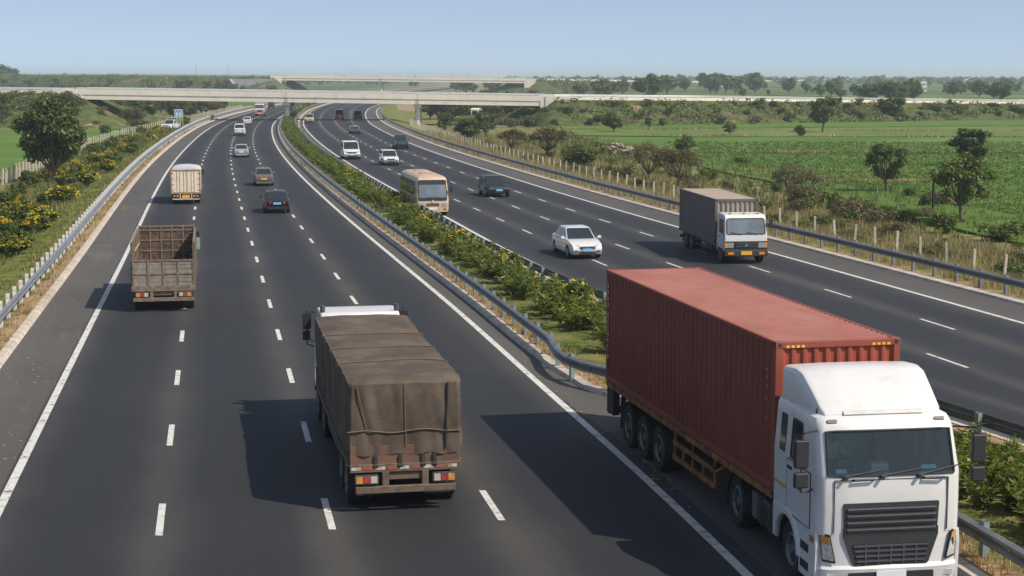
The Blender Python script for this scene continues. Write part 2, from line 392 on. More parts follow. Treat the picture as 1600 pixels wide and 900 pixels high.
road('carriageway', [('K3', -.2, -.1), ('R1', 0, 0), ('RD1', 1, 0), ('RD2', 2, 0), ('RD3', 3, 0), ('R2', 4, 0), ('R2', 4.12, .35), ('K4', 4.5, .05)])
t = NT('road_paint'); wn = t.noise(3, 7, .75); wf = t.ramp(wn, [(.34, (.2, .2, .2)), (.47, (.6, .6, .57)), (.8, (.76, .76, .73))])
t.bsdf(t.mix(1., wf, t.ramp(t.noise(40, 3), [(.3, .84), (.6, 1.)]), 'MULTIPLY'), .6, spec=.3); PAINT = t.m
def strip(m, k, y0, y1, wd, z=.005, off=0, step=None):
    yy = yrows(y0, y1) if step is None else [y0 + (y1 - y0) * i / step for i in range(step + 1)]; b = len(m.v)
    for y in yy: x = X(k, y) + off; m.v += [(x - wd / 2, y, z), (x + wd / 2, y, z)]
    for i in range(len(yy) - 1): m.f.append((b + 2 * i, b + 2 * i + 1, b + 2 * i + 3, b + 2 * i + 2))
edge = MB()
for k in ('L1', 'L2', 'R1', 'R2'): strip(edge, k, -25, 1200, .21)
kind(edge.build('edge_line', PAINT, smooth=None), 'structure')
dash = MB()
for k, y0, P, ln, ye in (('D1', 32.35, 8.15, 2.5, 800), ('D2', 32.9, 8.1, 2.5, 800), ('D3', 33.4, 8.2, 2.5, 800), ('RD1', 63.5, 8.2, 2.6, 700), ('RD2', 51.6, 9.0, 2.7, 700), ('RD3', 59.5, 8.8, 2.7, 700)):
    y = y0 - (16.3 if k[0] == 'D' else 0)
    while y < ye: strip(dash, k, y, y + ln, .15 if k[0] == 'D' else .125, step=2); y += P
kind(dash.build('lane_line', PAINT, smooth=None), 'structure')

# ------------------------------------------------------------------ kerbs and median
t = NT('kerb_concrete'); u, v, _ = t.sep(t.uvw()); jn = t.math('LESS_THAN', t.math('FRACT', v), .045)
kc = t.ramp(t.noise(1.3, 6, .65), [(.3, (.36, .31, .25)), (.6, (.52, .47, .4)), (.8, (.6, .56, .5))])
kc = t.mix(t.ramp(t.noise(.4, 6, .7), [(.52, 0.), (.72, .8)]), kc, (.3, .22, .14)); t.bsdf(t.mix(jn, kc, (.12, .1, .08)), .85, normal=t.bump(t.noise(20, 4), .3)); KERB = t.m
def kerb(k, s, wd, hz=.11, slope=.08):
    m = MB(); m.uv = []; prof = [(0, -.05), (slope, hz), (wd, hz + .015), (wd, -.1)]
    for y in YR:
        x = X(k, y)
        for o, z in prof: m.v.append((x + s * o, y, z)); m.uv.append((o, y))
    n = len(prof)
    for j in range(len(YR) - 1):
        for i in range(n - 1): m.f.append((j * n + i, j * n + i + 1, (j + 1) * n + i + 1, (j + 1) * n + i))
    kind(m.build('kerb', KERB, smooth=None), 'structure')
kerb('K1', -1, .34, .13, .14); kerb('K2', 1, .36); kerb('K3', -1, .3); kerb('K4', 1, .6, .1, .1)
t = NT('median_soil'); d, v, _ = t.sep(t.uvw()); n2 = t.noise(.9, 6, .65); n3 = t.noise(7, 4, .7)
gr = t.ramp(n2, [(.32, (.065, .095, .02)), (.5, (.13, .145, .04)), (.68, (.24, .195, .09))]); sa = t.ramp(n3, [(.35, (.25, .16, .09)), (.65, (.36, .25, .15))])
sf = t.ramp(t.math('ADD', d, t.math('MULTIPLY', t.math('SUBTRACT', n2, .5), 1.6)), [(.35, 1.), (.75, 0.)])
t.bsdf(t.mix(1., t.mix(sf, gr, sa), t.ramp(n3, [(.3, .75), (.7, 1.2)]), 'MULTIPLY'), .95, normal=t.bump(n3, .6, .08), spec=.1)
m = MB(); m.uv = []; N = 13
for y in YR:
    a, b = X('K2', y) + .33, X('K3', y) - .27
    for i in range(N):
        f = i / (N - 1); x = lerp(a, b, f); e = min(i, N - 1 - i)
        z = .1 if e == 0 else .12 + .1 * sin(pi * f) + .05 * mnoise.noise(Vector((x * .8, y * .8, 1)))
        m.v.append((x, y, z)); m.uv.append((min(x - a, b - x), y))
for j in range(len(YR) - 1):
    for i in range(N - 1): m.f.append((j * N + i, j * N + i + 1, (j + 1) * N + i + 1, (j + 1) * N + i))
kind(m.build('median_strip', t.m, smooth=80), 'structure')

# ------------------------------------------------------------------ guardrails
GALV = M('galvanised_steel', (.3, .33, .35), .42, metal=.55, var=.18, scale=1.2, dirt=(.2, .17, .14), dscale=1.1, damt=(.55, .8))
GALVD = M('weathered_blue_grey_steel', (.2, .215, .222), .45, metal=.35, var=.2, scale=1.2, dirt=(.16, .12, .09), dscale=1.5, damt=(.56, .8))
POSTW = M('pale_steel_post', (.72, .73, .71), .6, metal=.0, var=.12, dirt=(.3, .24, .17), dscale=4)
POSTG = M('grey_green_steel_post', (.25, .33, .35), .5, metal=.3, var=.15, dirt=(.22, .17, .12), dscale=4)
REFL = M('amber_reflector', (.7, .3, .05), .3)
def guardrail(key, road_side, y0, y1, label, beam_mat, post_mat, top, phase=0):
    """road_side: +1 if the carriageway lies towards +x"""
    t = thing('guardrail', label, 'guardrail', (X(key, max(y0, 34)), max(y0, 34), 0), 0, 'steel crash barriers along the motorway'); ox, oy = t.location.x, t.location.y
    W = [(0, .45), (.085, .49), (.095, .54), (.0, .6), (.0, .625), (.095, .685), (.085, .735), (0, .78)]
    prof = [(a * road_side, z) for a, z in W] + [(a * road_side - .012 * road_side, z) for a, z in W[::-1]]
    yy = []; y = y0
    while y < y1: yy.append(y); y += 1.2 if y < 70 else max(1.2, y * .02)
    m = MB(); m.loft([[(X(key, y) + a + .05 * road_side - ox, y - oy, z + .012 * mnoise.noise(Vector((y * .11, ox, 0)))) for a, z in prof] for y in yy])
    m.build('beam', beam_mat, t, smooth=24)
    pm = MB(); s = road_side
    pm.b2(-.075, -.067, -.08, .08, -.5, top); pm.b2(-.067, .043, -.08, -.072, -.5, top); pm.b2(-.067, .043, .072, .08, -.5, top); pm.b2(.043, .051, -.06, .06, -.2, top - .002)
    pm.b2(min(s * .055, s * .055), max(s * .055, s * .056) + .001, -.05, .05, .5, .74)
    pme = pm.mesh('post', post_mat)
    yy = []; y = y0 + phase
    while y < y1: yy.append(y); y += 2.1
    vis = [y for y in yy if y > 24]; near, far = vis[:96], vis[96:]
    for y in near: link_mesh('post', pme, t, (X(key, y) - .06 * s - ox, y - oy, 0), atan2(-slope(key, y), 1))
    fm = MB()
    for y in far:
        x = X(key, y) - .06 * s - ox; fm.b2(x - .055, x + .055, y - oy - .06, y - oy + .06, -.3, top)
    kind(fm.build('post', post_mat, t, smooth=None), 'stuff')
    rm = MB().box((0, 0, 0), (.03, .09, .045)).mesh('reflector', REFL)
    for i, y in enumerate(yy):
        if i % 3 == 0 and 28 < y < 150: link_mesh('reflector', rm, t, (X(key, y + .9) + .068 * s - ox, y + .9 - oy, .617))
    return t
guardrail('G1', 1, 22, 700, 'pale steel crash barrier with white post tops along the grassy left verge', GALV, POSTW, 1.0)
guardrail('G2', -1, 22, 620, 'grey steel crash barrier along the left edge of the median, bending behind the container truck', GALVD, POSTG, .84)
guardrail('G3', 1, 26, 620, 'dark steel crash barrier on the right edge of the planted median beside the bus', GALVD, POSTG, .8)
guardrail('G4', -1, 44, 620, 'dark blue grey crash barrier on the far right verge before the white fence posts', GALVD, GALV, .84)

# ------------------------------------------------------------------ fences of white posts
FPOST = M('whitewashed_concrete', (.54, .5, .42), .8, var=.15, dirt=(.32, .25, .17), dscale=3, damt=(.5, .75))
WIRE = M('fence_wire', (.25, .24, .22), .5, metal=.6)
def fence(key, y0, y1, step, label, hgt, wd):
    t = thing('post_fence', label, 'fence', (X(key, y0), y0, gpos(X(key, y0), y0)), 0); o = t.location.copy()
    ms = []
    for q in range(3):
        pm = MB(); pm.prism([(-wd, -.4), (wd, -.4), (wd * .92, hgt), (0, hgt + .03), (-wd * .92, hgt)], 'y', -wd, wd); ms.append(pm.mesh('post', FPOST))
    y = y0; P = []; fm = MB()
    while y < y1:
        x = X(key, y); P.append((x, y, gpos(x, y) + random.uniform(-.1, .04))); y += step * random.uniform(.93, 1.07)
    for i, p in enumerate(P):
        if i < 98:
            q = link_mesh('post', random.choice(ms), t, (p[0] - o.x, p[1] - o.y, p[2] - o.z), random.uniform(-.2, .2)); q.rotation_euler.x = random.gauss(0, .035); q.rotation_euler.y = random.gauss(0, .035)
        else: fm.b2(p[0] - o.x - wd, p[0] - o.x + wd, p[1] - o.y - wd, p[1] - o.y + wd, p[2] - o.z, p[2] - o.z + hgt)
    if fm.v: kind(fm.build('post', FPOST, t, smooth=None), 'stuff')
    wm = MB()
    for h in (.35, .65, .95): wm.tube([(p[0] - o.x, p[1] - o.y, p[2] - o.z + h * hgt) for p in P], .006, 3)
    wm.build('wire', WIRE, t)
fence('FR', 62, 330, 2.75, 'line of short white concrete posts in dry grass beyond the right crash barrier', 1.4, .065)
fence('FL', 118, 470, 2.6, 'line of short white posts between the yellow flowering verge and the left green field', 1.5, .085)

# ------------------------------------------------------------------ vehicle parts
_W = {}
def wheel(t, x, y, r, wd, side, style='steel', z=None, parent_name='wheel'):
    """tyre with its rim; x is the outer face, side = +1 for +x"""
    key = (round(r, 3), round(wd, 3), style, side)
    if key not in _W:
        a = MB(); w = wd; s = side
        a.lathe([(-s * w, r * .6), (-s * w, r * .93), (-s * w * .93, r * .985), (-s * w * .8, r), (-s * w * .2, r), (-s * w * .07, r * .985), (0, r * .93), (s * .004, r * .8), (-s * .01, r * .62), (-s * .05, r * .58)], (0, 0, 0), 28)
        if r > .4:
            for i in range(36):
                q = 2 * pi * i / 36; a.box((-s * w * .12, r * .985 * cos(q), r * .985 * sin(q)), (w * .2, .03, .03), rx=q)
        tm = a.mesh('wheel', RUBBER, 40)
        b = MB()
        if style == 'steel':
            b.lathe([(-s * .1, r * .58), (-s * .015, r * .6), (s * .0, r * .56), (-s * .05, r * .5), (-s * .085, r * .36), (-s * .06, r * .3), (-s * .05, r * .2), (s * .02, r * .17), (s * .03, r * .08), (s * .03, .001)], (0, 0, 0), 24)
            for i in range(8):
                q = 2 * pi * i / 8; b.cyl((-s * .07, r * .25 * cos(q), r * .25 * sin(q)), (-s * .03, r * .25 * cos(q), r * .25 * sin(q)), r * .035, n=6)
        elif style == 'dual':
            b.lathe([(-s * .16, r * .58), (-s * .015, r * .6), (s * .0, r * .56), (-s * .05, r * .52), (-s * .15, r * .42), (-s * .17, r * .3), (-s * .12, r * .2), (-s * .03, r * .17), (-s * .03, .001)], (0, 0, 0), 24)
        else:
            b.lathe([(-s * .06, r * .58), (-s * .005, r * .64), (s * .004, r * .6), (-s * .03, r * .56), (-s * .035, .001)], (0, 0, 0), 24)
            for i in range(5):
                q = 2 * pi * i / 5; b.box((-s * .015, r * .33 * cos(q), r * .33 * sin(q)), (.03, r * .14, r * .5), rx=q - pi / 2)
            b.cyl((-s * .03, 0, 0), (s * .002, 0, 0), r * .14, n=10)
        _W[key] = (tm, b.mesh('rim', ALLOY if style == 'alloy' else RIM, 40))
    tm, rm = _W[key]; o = link_mesh(parent_name, tm, t, (x, y, r if z is None else z)); o.rotation_euler.x = random.uniform(0, 6)
    link_mesh('rim', rm, o); return o

def lamp(t, name, q, mat, r=.03, th=.015, bez=None):
    o = MB().rp(q, r, th).build(name, mat, t)
    return o
def fq(x0, x1, z0, z1, y, dy=0):           # quad facing +y (front), optionally leaning back
    return [(x1, y, z0), (x0, y, z0), (x0, y + dy, z1), (x1, y + dy, z1)]
def bq(x0, x1, z0, z1, y, dy=0):           # quad facing -y (rear)
    return [(x0, y, z0), (x1, y, z0), (x1, y + dy, z1), (x0, y + dy, z1)]
def sq(s, x, y0, y1, z0, z1, dx=0, ya=0, yb=0):    # quad on the side s
    q = [(x * s, y0, z0), (x * s, y1, z0), ((x - dx) * s, y1 + yb, z1), ((x - dx) * s, y0 + ya, z1)]
    return q if s > 0 else q[::-1]
def mudguard(t, x0, x1, y, r, z, a0=20, a1=160, mat=None, name='mudguard'):
    m = MB(); R = []
    for i in range(11):
        a = radians(lerp(a0, a1, i / 10)); R.append((y + r * cos(a), z + r * sin(a)))
    pts = R + [(y + (r - .025) * cos(radians(lerp(a1, a0, i / 10))), z + (r - .025) * sin(radians(lerp(a1, a0, i / 10)))) for i in range(11)]
    m.prism(pts, 'x', x0, x1); return m.build(name, mat or PLAST, t)

# ------------------------------------------------------------------ passenger cars, vans, jeeps
def car(name, label, cat, loc, rz, L, W, H, paint, style='sedan', two_tone=None, plate_f=None, plate_r=None, glass=None, group=None, rim='alloy', lamps_on=True):
    """origin under the middle of the car, forward = +y"""
    t = thing(name, label, cat, (loc[0], loc[1], 0), rz, group); h = L / 2; w = W / 2; glass = glass or GLASS_DARK
    r = .31 if style in ('sedan', 'sport') else .36 if style != 'van' else .34
    yf, yr = h - L * .19, -h + L * .2; gc = .2 if style in ('sedan', 'sport') else .28       # axles, ground clearance
    if style == 'sedan': hood, belt, deck = H * .52, H * .615, H * .64
    elif style == 'sport': hood, belt, deck = H * .55, H * .66, H * .7
    elif style == 'van': hood, belt, deck = H * .5, H * .56, H * .58
    else: hood, belt, deck = H * .55, H * .6, H * .6
    def arch(y):
        return [(y + (r + .06) * cos(a), max(gc, r * .98 + (r + .06) * sin(a))) for a in [radians(q) for q in (-8, 20, 50, 75, 105, 130, 160, 188)]]
    low = [(h - .1, gc + .02), ] + arch(yf) + arch(yr) + [(-h + .12, gc + .05)]
    if style in ('sedan', 'sport'):
        cab0, cab1, top0, top1 = h * .46, -h * .78, h * .1, -h * .42
        up = [(-h + .02, gc + .28), (-h, deck - .18), (-h + .06, deck), (cab1, deck + .01), (cab0 + .1, belt + .02), (h * .62, hood + .13), (h - .26, hood), (h - .07, hood - .14), (h, gc + .26)]
    elif style == 'van':
        cab0, cab1, top0, top1 = h * .58, -h + .06, h * .22, -h + .2
        up = [(-h, gc + .3), (-h + .03, belt), (cab1, belt + .01), (cab0 + .1, belt), (h * .78, hood + .04), (h - .14, hood - .16), (h - .03, hood - .32), (h, gc + .3)]
    elif style == 'pickup':
        cab0, cab1, top0, top1 = h * .42, -h * .2, h * .16, -h * .14
        up = [(-h, gc + .3), (-h, belt - .02), (-h + .1, belt), (cab1, belt + .01), (cab0 + .1, belt + .02), (h - .2, hood + .08), (h - .05, hood - .1), (h, gc + .3)]
    else:
        cab0, cab1, top0, top1 = h * .42, -h + .1, h * .1, -h + .32
        up = [(-h, gc + .3), (-h + .02, belt), (cab1, belt + .01), (cab0 + .1, belt + .02), (h * .62, hood + .12), (h - .24, hood + .04), (h - .06, hood - .1), (h, gc + .3)]
    prof = low + up
    m = MB(); m.prism(prof, 'x', -w, w)
    out = []
    for x, y, z in m.v:                     # plan taper, tumblehome and crowned bonnet
        e = abs(y) / h; k = 1 - .13 * max(0, e - .55) ** 2 / .2 - (.05 if z > belt - .08 else 0) - (.03 if z < gc + .12 else 0); out.append((x * k, y, z))
    m.v = out; body = m.build('body', paint, t, bevel=.045, smooth=30)
    um = MB(); um.b2(-w + .1, w - .1, -h + .25, h - .25, gc - .02, gc + .14); um.build('underbody', PLAST, t)
    # greenhouse
    wb, wt = w * .945, w * (.76 if style in ('sedan', 'sport') else .86 if style == 'van' else .8)
    gm = MB(); zb = belt - .06
    P = [(-wb, cab1, zb), (wb, cab1, zb), (wb * .96, cab0, zb), (-wb * .96, cab0, zb)]; T = [(-wt, top1, H - .03), (wt, top1, H - .03), (wt * .97, top0, H - .045), (-wt * .97, top0, H - .045)]
    roofm = [(x * .86, y * .94 + (top0 + top1) * .03, H) for x, y, z in T]
    gm.loft([P, T, roofm]); gm.build('roof', two_tone or paint, t, bevel=.05, smooth=30)
    bl = lambda a, b, u: tuple(lerp(p, q, u) for p, q in zip(a, b))
    def pane(nm, a, b, c, d, i0=.07, i1=.1, j0=.2, j1=.1, th=.012, mat=None, r=.06):
        f = lambda u, v: bl(bl(a, b, u), bl(d, c, u), v)
        return MB().rp([f(i0, j0), f(1 - i1, j0), f(1 - i1, 1 - j1), f(i0, 1 - j1)], r, th).build(nm, mat or glass, t)
    pane('windscreen', P[2], P[3], T[3], T[2], .04, .04, .1, .03)
    pane('rear_window', P[0], P[1], T[1], T[0], .07, .07, .22, .1, mat=GLASS_DARK)
    for s in (1, -1):
        a, b, c, d = (P[1], P[2], T[2], T[1]) if s > 0 else (P[3], P[0], T[0], T[3])
        f = lambda u, v: bl(bl(a, b, u), bl(d, c, u), v)
        cuts = [(.07, .47), (.5, .93)] if style != 'van' else [(.04, .34), (.37, .66), (.69, .95)]
        if style == 'pickup': cuts = [(.1, .9)]
        for u0, u1 in cuts:
            if s < 0: u0, u1 = 1 - u1, 1 - u0
            MB().rp([f(u0, .24), f(u1, .24), f(u1, .9), f(u0, .9)], .05, .012).build('side_window', GLASS_DARK, t)
        # mirror, door seam, handles
        mm = MB(); mm.box((s * (w + .1), cab0 - .12, belt + .1), (.2, .1, .14), tx=.8, ty=.7); mm.b2(min(s * w * .93, s * (w + .02)), max(s * w * .93, s * (w + .02)), cab0 - .15, cab0 - .1, belt + .02, belt + .07)
        mm.build('mirror', paint if style in ('sedan',) else PLAST, t, bevel=.02)
        hm = MB()
        for yy in (cab0 - L * .26, cab0 - L * .46): hm.b2(min(s * w * .95, s * (w - .02)), max(s * w * .95, s * (w + .008)), yy, yy + .16, belt - .1, belt - .07)
        hm.build('door_handle', paint, t)
    ww = .2
    for yy in (yf, yr):
        for s in (-1, 1): wheel(t, s * (w - .015), yy, r, ww, s, rim)
    # front
    kf = 1 - .13 * .45 ** 2 / .2
    fz = hood - .15
    for s in (-1, 1):
        x0, x1 = w * kf * .52, w * kf * .93
        q = [(s * x0, h - .03, fz - .08), (s * x1, h - .16, fz - .04), (s * (x1 + .01), h - .26, fz + .1), (s * x0, h - .13, fz + .06)]
        lamp(t, 'headlight', q[::-1] if s > 0 else q, LAMPC, .03, .03)
        lamp(t, 'fog_lamp', fq(s * w * .66 - .09, s * w * .66 + .09, gc + .18, gc + .3, h - .035), PLAST, .03, .02)
    gr = MB(); gr.rp(fq(-w * .45, w * .45, fz - .12, fz + .03, h - .035, -.03), .05, .03)
    gro = gr.build('grille', PLAST, t)
    bm_ = MB()
    for k in range(3): bm_.b2(-w * .4, w * .4, h - .01, h + .006, fz - .1 + .045 * k, fz - .085 + .045 * k)
    bm_.build('grille_bar', CHROME, gro); eb = MB(); eb.cyl((0, h - .01, fz - .04), (0, h + .015, fz - .04), .055, n=12); eb.build('emblem', CHROME, gro)
    MB().rp(fq(-w * .5, w * .5, gc + .06, gc + .17, h - .025), .03, .02).build('air_intake', PLAST, t)
    if plate_f: MB().rp(fq(-.25, .25, gc + .2, gc + .34, h - .0), .012, .02).build('number_plate', plate_f, t)
    # rear
    rz_ = deck - .16 if style in ('sedan', 'sport') else belt - .12
    for s in (-1, 1):
        x0, x1 = w * kf * .55, w * kf * .96
        q = [(s * x0, -h + .01, rz_ - .1), (s * x1, -h + .09, rz_ - .1), (s * x1, -h + .13, rz_ + .07), (s * x0, -h + .02, rz_ + .09)]
        lamp(t, 'tail_light', q if s > 0 else q[::-1], LAMPR, .03, .03)
    if plate_r: MB().rp(bq(-.26, .26, gc + .33, gc + .47, -h + .0), .012, .02).build('number_plate', plate_r, t)
    MB().rp(bq(-w * .8, w * .8, gc + .03, gc + .2, -h + .015), .05, .03).build('bumper', PLAST if style != 'sedan' else paint, t)
    return t

# ------------------------------------------------------------------ lorry chassis and cab-over cab
def chassis(t, y0, y1, z, W):
    m = MB()
    for s in (-1, 1): m.b2(s * .42 - .05, s * .42 + .05, y0, y1, z - .26, z)
    y = y0 + .2
    while y < y1: m.b2(-.37, .37, y - .05, y + .05, z - .2, z - .06); y += 1.1
    return m.build('chassis', CHASSIS, t)

def cabover(t, y0, y1, W, z0, z1, paint, belt=None, lower=None, grille_mat=None, plate=None, glass=None, amber=True, emblem=True, visor=False, wheel_y=None):
    w = W / 2; belt = belt or lerp(z0, z1, .55); P = [(y0, z0), (y1, z0), (y1 + .02, lerp(z0, belt, .5)), (y1 + .01, belt), (y1 - .2, z1 - .16), (y1 - .32, z1 - .03), (y1 - .5, z1), (y0 + .1, z1 + .02), (y0, z1 - .05)]
    if wheel_y is not None:
        R = .58; arch = [(wheel_y + R * cos(a), max(z0, .46 + R * sin(a))) for a in [radians(q) for q in (170, 140, 110, 80, 50, 20)]]
        P = [(y0, z0)] + [a for a in arch if y0 + .02 < a[0] < y1 - .05] + P[1:]
    m = MB(); m.prism(P, 'x', -w, w); m.v = [(x * (.955 if z > belt + .1 else 1), y, z) for x, y, z in m.v]
    cab = m.build('cab', paint, t, bevel=.07, smooth=30)
    wy = lambda z: y1 + .01 - .21 * (z - belt) / (z1 - .16 - belt)
    ws = MB(); za, zb = belt + .04, z1 - .2; q = [(w * .9, wy(za), za), (-w * .9, wy(za), za), (-w * .86, wy(zb), zb), (w * .86, wy(zb), zb)]
    wo = ws.rp(q, .1, .012).build('windscreen', glass or GLASS_BLUE, t)
    MB().ring(q, .1, .02, .05).build('window_seal', PLAST, wo)
    wp = MB()
    for x, a in ((-.55, .5), (.25, .5)):
        wp.tube([(x, wy(za) + .03, za - .02), (x + .5, wy(za + .1) + .035, za + .1)], .012, 4)
    wp.build('wiper', PLAST, t)
    for s in (-1, 1):
        MB().rp(sq(s, w * .975, y1 - 1.15, y1 - .28, belt + .05, z1 - .25, .018, 0, -.12), .06, .014).build('side_window', GLASS_DARK, t)
        dm = MB().rp(sq(s, w, y1 - 1.2, y1 - .2, z0 + .22, belt + .0, 0), .04, .012); do = dm.build('door', paint, t)
        MB().b2(min(s * w, s * (w + .035)), max(s * w, s * (w + .035)), y1 - 1.1, y1 - .92, belt - .16, belt - .12).build('handle', PLAST, do)
        mm = MB(); mm.tube([(s * w * .95, y1 - .15, z1 - .2), (s * (w + .16), y1 + .03, z1 - .22), (s * (w + .17), y1 + .03, belt + .1), (s * w, y1 - .1, belt)], .016, 5)
        mm.box((s * (w + .17), y1 + .0, lerp(belt, z1, .55)), (.18, .08, .4)); mm.build('mirror', PLAST, t, bevel=.012)
    zg0, zg1 = lerp(z0, belt, .3), lerp(z0, belt, .62)
    if lower: MB().rp(fq(-w * 1.005, w * 1.005, z0 - .02, lerp(z0, belt, .66), y1 + .015), .05, .012).build('lower_panel', lower, t)
    gm = MB(); yg = y1 + .028; g = gm.rp(fq(-w * .5, w * .5, zg0, zg1, yg), .05, .02).build('grille', grille_mat or PLAST, t)
    sm = MB()
    for k in range(3): z = lerp(zg0, zg1, (k + .7) / 3.4); sm.b2(-w * .47, w * .47, yg + .018, yg + .04, z - .018, z + .018)
    sm.build('grille_bar', PLASTG, g)
    if emblem:
        e = MB(); e.prism([(-.09, zg0 + .07), (.09, zg0 + .07), (0, zg0 + .24)], 'y', yg + .02, yg + .06); e.build('emblem', CHROME, g)
    for s in (-1, 1):
        lamp(t, 'headlight', fq(s * w * .72 - .16, s * w * .72 + .16, zg0 + .01, zg1 - .03, yg), LAMPC, .03, .02)
        if amber: lamp(t, 'indicator', fq(s * w * .93 - .06, s * w * .93 + .06, zg0 + .01, zg1 - .03, yg), LAMPA, .02, .02)
    bm_ = MB(); bm_.b2(-w * 1.0, w * 1.0, y1 - .05, y1 + .16, z0 - .13, z0 + .16); b = bm_.build('bumper', lower or PLAST, t, bevel=.03)
    for s in (-1, 1): lamp(t, 'fog_lamp', fq(s * w * .72 - .14, s * w * .72 + .14, z0 - .04, z0 + .08, y1 + .16), LAMPA if amber else LAMPC, .02, .012)
    if plate: MB().rp(fq(-.27, .27, z0 - .06, z0 + .12, y1 + .162), .012, .012).build('number_plate', plate, t)
    return cab

def sheet_wall(pts_fn, n, depth, a0, a1):
    """trapezoid corrugation along 0..1: list of (u, offset)"""
    out = []
    for k in range(n):
        b = k / n; s = 1 / n
        out += [(b + s * .06, 0), (b + s * .3, depth), (b + s * .56, depth), (b + s * .8, 0)]
    return [(0, 0)] + out + [(1, 0)]

def container_box(t, L, W, H, z0, yc, side_mat, end_mat, roof_mat, ribs, front_ribs, frame_mat, parent_name='container', depth=.036, lamps=False, roofribs=90):
    """corrugated box with corner posts, rails, castings; yc = centre"""
    w = W / 2; h = L / 2; y0, y1 = yc - h, yc + h; zt = z0 + H
    fm = MB()
    for s in (-1, 1):
        for y in (y0 + .07, y1 - .07): fm.b2(s * (w - .065) - .065, s * (w - .065) + .065, y - .07, y + .07, z0 + .12, zt - .12)
        fm.b2(s * (w - .04) - .04, s * (w - .04) + .04, y0 + .14, y1 - .14, zt - .07, zt - .004); fm.b2(s * (w - .04) - .04, s * (w - .04) + .04, y0 + .14, y1 - .14, z0 + .002, z0 + .15)
    for y in (y0 + .05, y1 - .05): fm.b2(-w + .13, w - .13, y - .05, y + .05, zt - .13, zt - .006); fm.b2(-w + .13, w - .13, y - .05, y + .05, z0 + .004, z0 + .14)
    root = fm.build(parent_name, frame_mat, t, bevel=.01)
    for s in (-1, 1):
        for y, d in ((y0, -1), (y1, 1)):
            for z in (z0 + .06, zt - .06):
                cs = MB().box((s * (w - .082), y - d * .085, z), (.172, .178, .126)).build('corner_casting', frame_mat, root, bevel=.012); hm = MB()
                hm.rp(fq(s * (w - .082) - .035, s * (w - .082) + .035, z - .035, z + .035, y1 + .005) if d > 0 else bq(s * (w - .082) - .035, s * (w - .082) + .035, z - .035, z + .035, y0 - .005), .02, .004)
                hm.rp(sq(s, w + .005, y - d * .085 - .04, y - d * .085 + .04, z - .035, z + .035), .02, .004); hm.build('casting_hole', PLAST, cs)
    for s in (-1, 1):
        c = sheet_wall(None, ribs, depth, 0, 1); m = MB()
        a = [(s * (w - .012 - d), lerp(y0 + .13, y1 - .13, u)) for u, d in c]; nn = len(a)
        m.v = [(x, y, z0 + .145) for x, y in a] + [(x, y, zt - .065) for x, y in a]; m.f = [(i, i + 1, nn + i + 1, nn + i) for i in range(nn - 1)]
        m.build('side_wall', side_mat, root, smooth=20)
    c = sheet_wall(None, front_ribs, depth * 1.15, 0, 1); m = MB(); a = [(lerp(-w + .12, w - .12, u), y1 - .02 - d) for u, d in c]; nn = len(a)
    m.v = [(x, y, z0 + .13) for x, y in a] + [(x, y, zt - .125) for x, y in a]; m.f = [(i, i + 1, nn + i + 1, nn + i) for i in range(nn - 1)]; m.build('front_wall', end_mat, root, smooth=20)
    dm = MB(); dm.b2(-w + .13, -.01, y0 + .01, y0 + .06, z0 + .14, zt - .13); dm.b2(.01, w - .13, y0 + .01, y0 + .06, z0 + .14, zt - .13)
    for x in (-.85, -.35, .35, .85): dm.cyl((x, y0 - .02, z0 + .1), (x, y0 - .02, zt - .1), .022, n=8)
    dm.build('door', side_mat, root)
    m = MB(); nr = roofribs; V = []
    for i in range(nr * 4 + 1):
        u = i / (nr * 4); k = i % 4; zz = zt - .052 + (.045 if k in (1, 2, 3) and nr < 60 or k in (1, 2) else 0)
        V += [(-w + .08, lerp(y0 + .1, y1 - .1, u), zz - .004), (0, lerp(y0 + .1, y1 - .1, u), zz + .004), (w - .08, lerp(y0 + .1, y1 - .1, u), zz - .004)]
    m.v = V; m.f = [(3 * i + j, 3 * i + j + 1, 3 * i + j + 4, 3 * i + j + 3) for i in range(nr * 4) for j in (0, 1)]
    m.build('roof', roof_mat, root, smooth=8)
    return root

# ------------------------------------------------------------------ red container lorry, nearest vehicle
def rusted(name, col, rust=(.13, .06, .03), streak=.5, fade=None):
    t = NT(name); o = t.obj(); n = t.noise(1.1, 6, .65); st = t.noise(2.2, 5, .7, o, (3, 3, .22)); sp = t.noise(7, 6, .75)
    c = t.mix(t.ramp(n, [(.3, 0.), (.7, 1.)]), tuple(x * .86 for x in col), tuple(x * 1.12 for x in col))
    if fade: c = t.mix(t.ramp(t.noise(.8, 5, .7, o, (1, .5, 1)), [(.35, .25), (.65, 1.)]), c, fade)
    c = t.mix(t.math('MULTIPLY', t.ramp(st, [(.55, 0.), (.75, 1.)]), streak), c, tuple(x * .55 for x in col)); c = t.mix(t.ramp(sp, [(.66, 0.), (.74, .85)]), c, rust)
    t.bsdf(c, .62, normal=t.bump(sp, .12, .01), spec=.35); return t.m
CRED = rusted('red_container_paint', (.215, .055, .038), streak=.7); CREDF = rusted('red_container_frame', (.26, .068, .045), streak=.3)
CROOF = rusted('faded_red_roof', (.26, .085, .062), (.2, .1, .07), .4, (.33, .14, .112)); CEND = rusted('red_container_end', (.3, .07, .042), streak=.25)
ORANGE = M('rusty_orange_steel', (.4, .17, .035), .65, var=.25, dirt=(.12, .06, .03), dscale=3, damt=(.42, .62))
AMBER = M('amber_side_marker', (.85, .45, .04), .3)
t = thing('container_truck', 'white tractor lorry with roof fairing hauling a long red shipping container, front towards us', 'truck', (4.9, 36.81, 0), atan2(-sin(.21), -cos(.21)))
CL, CW, CH, CZ = 12.0, 2.5, 2.86, 1.32
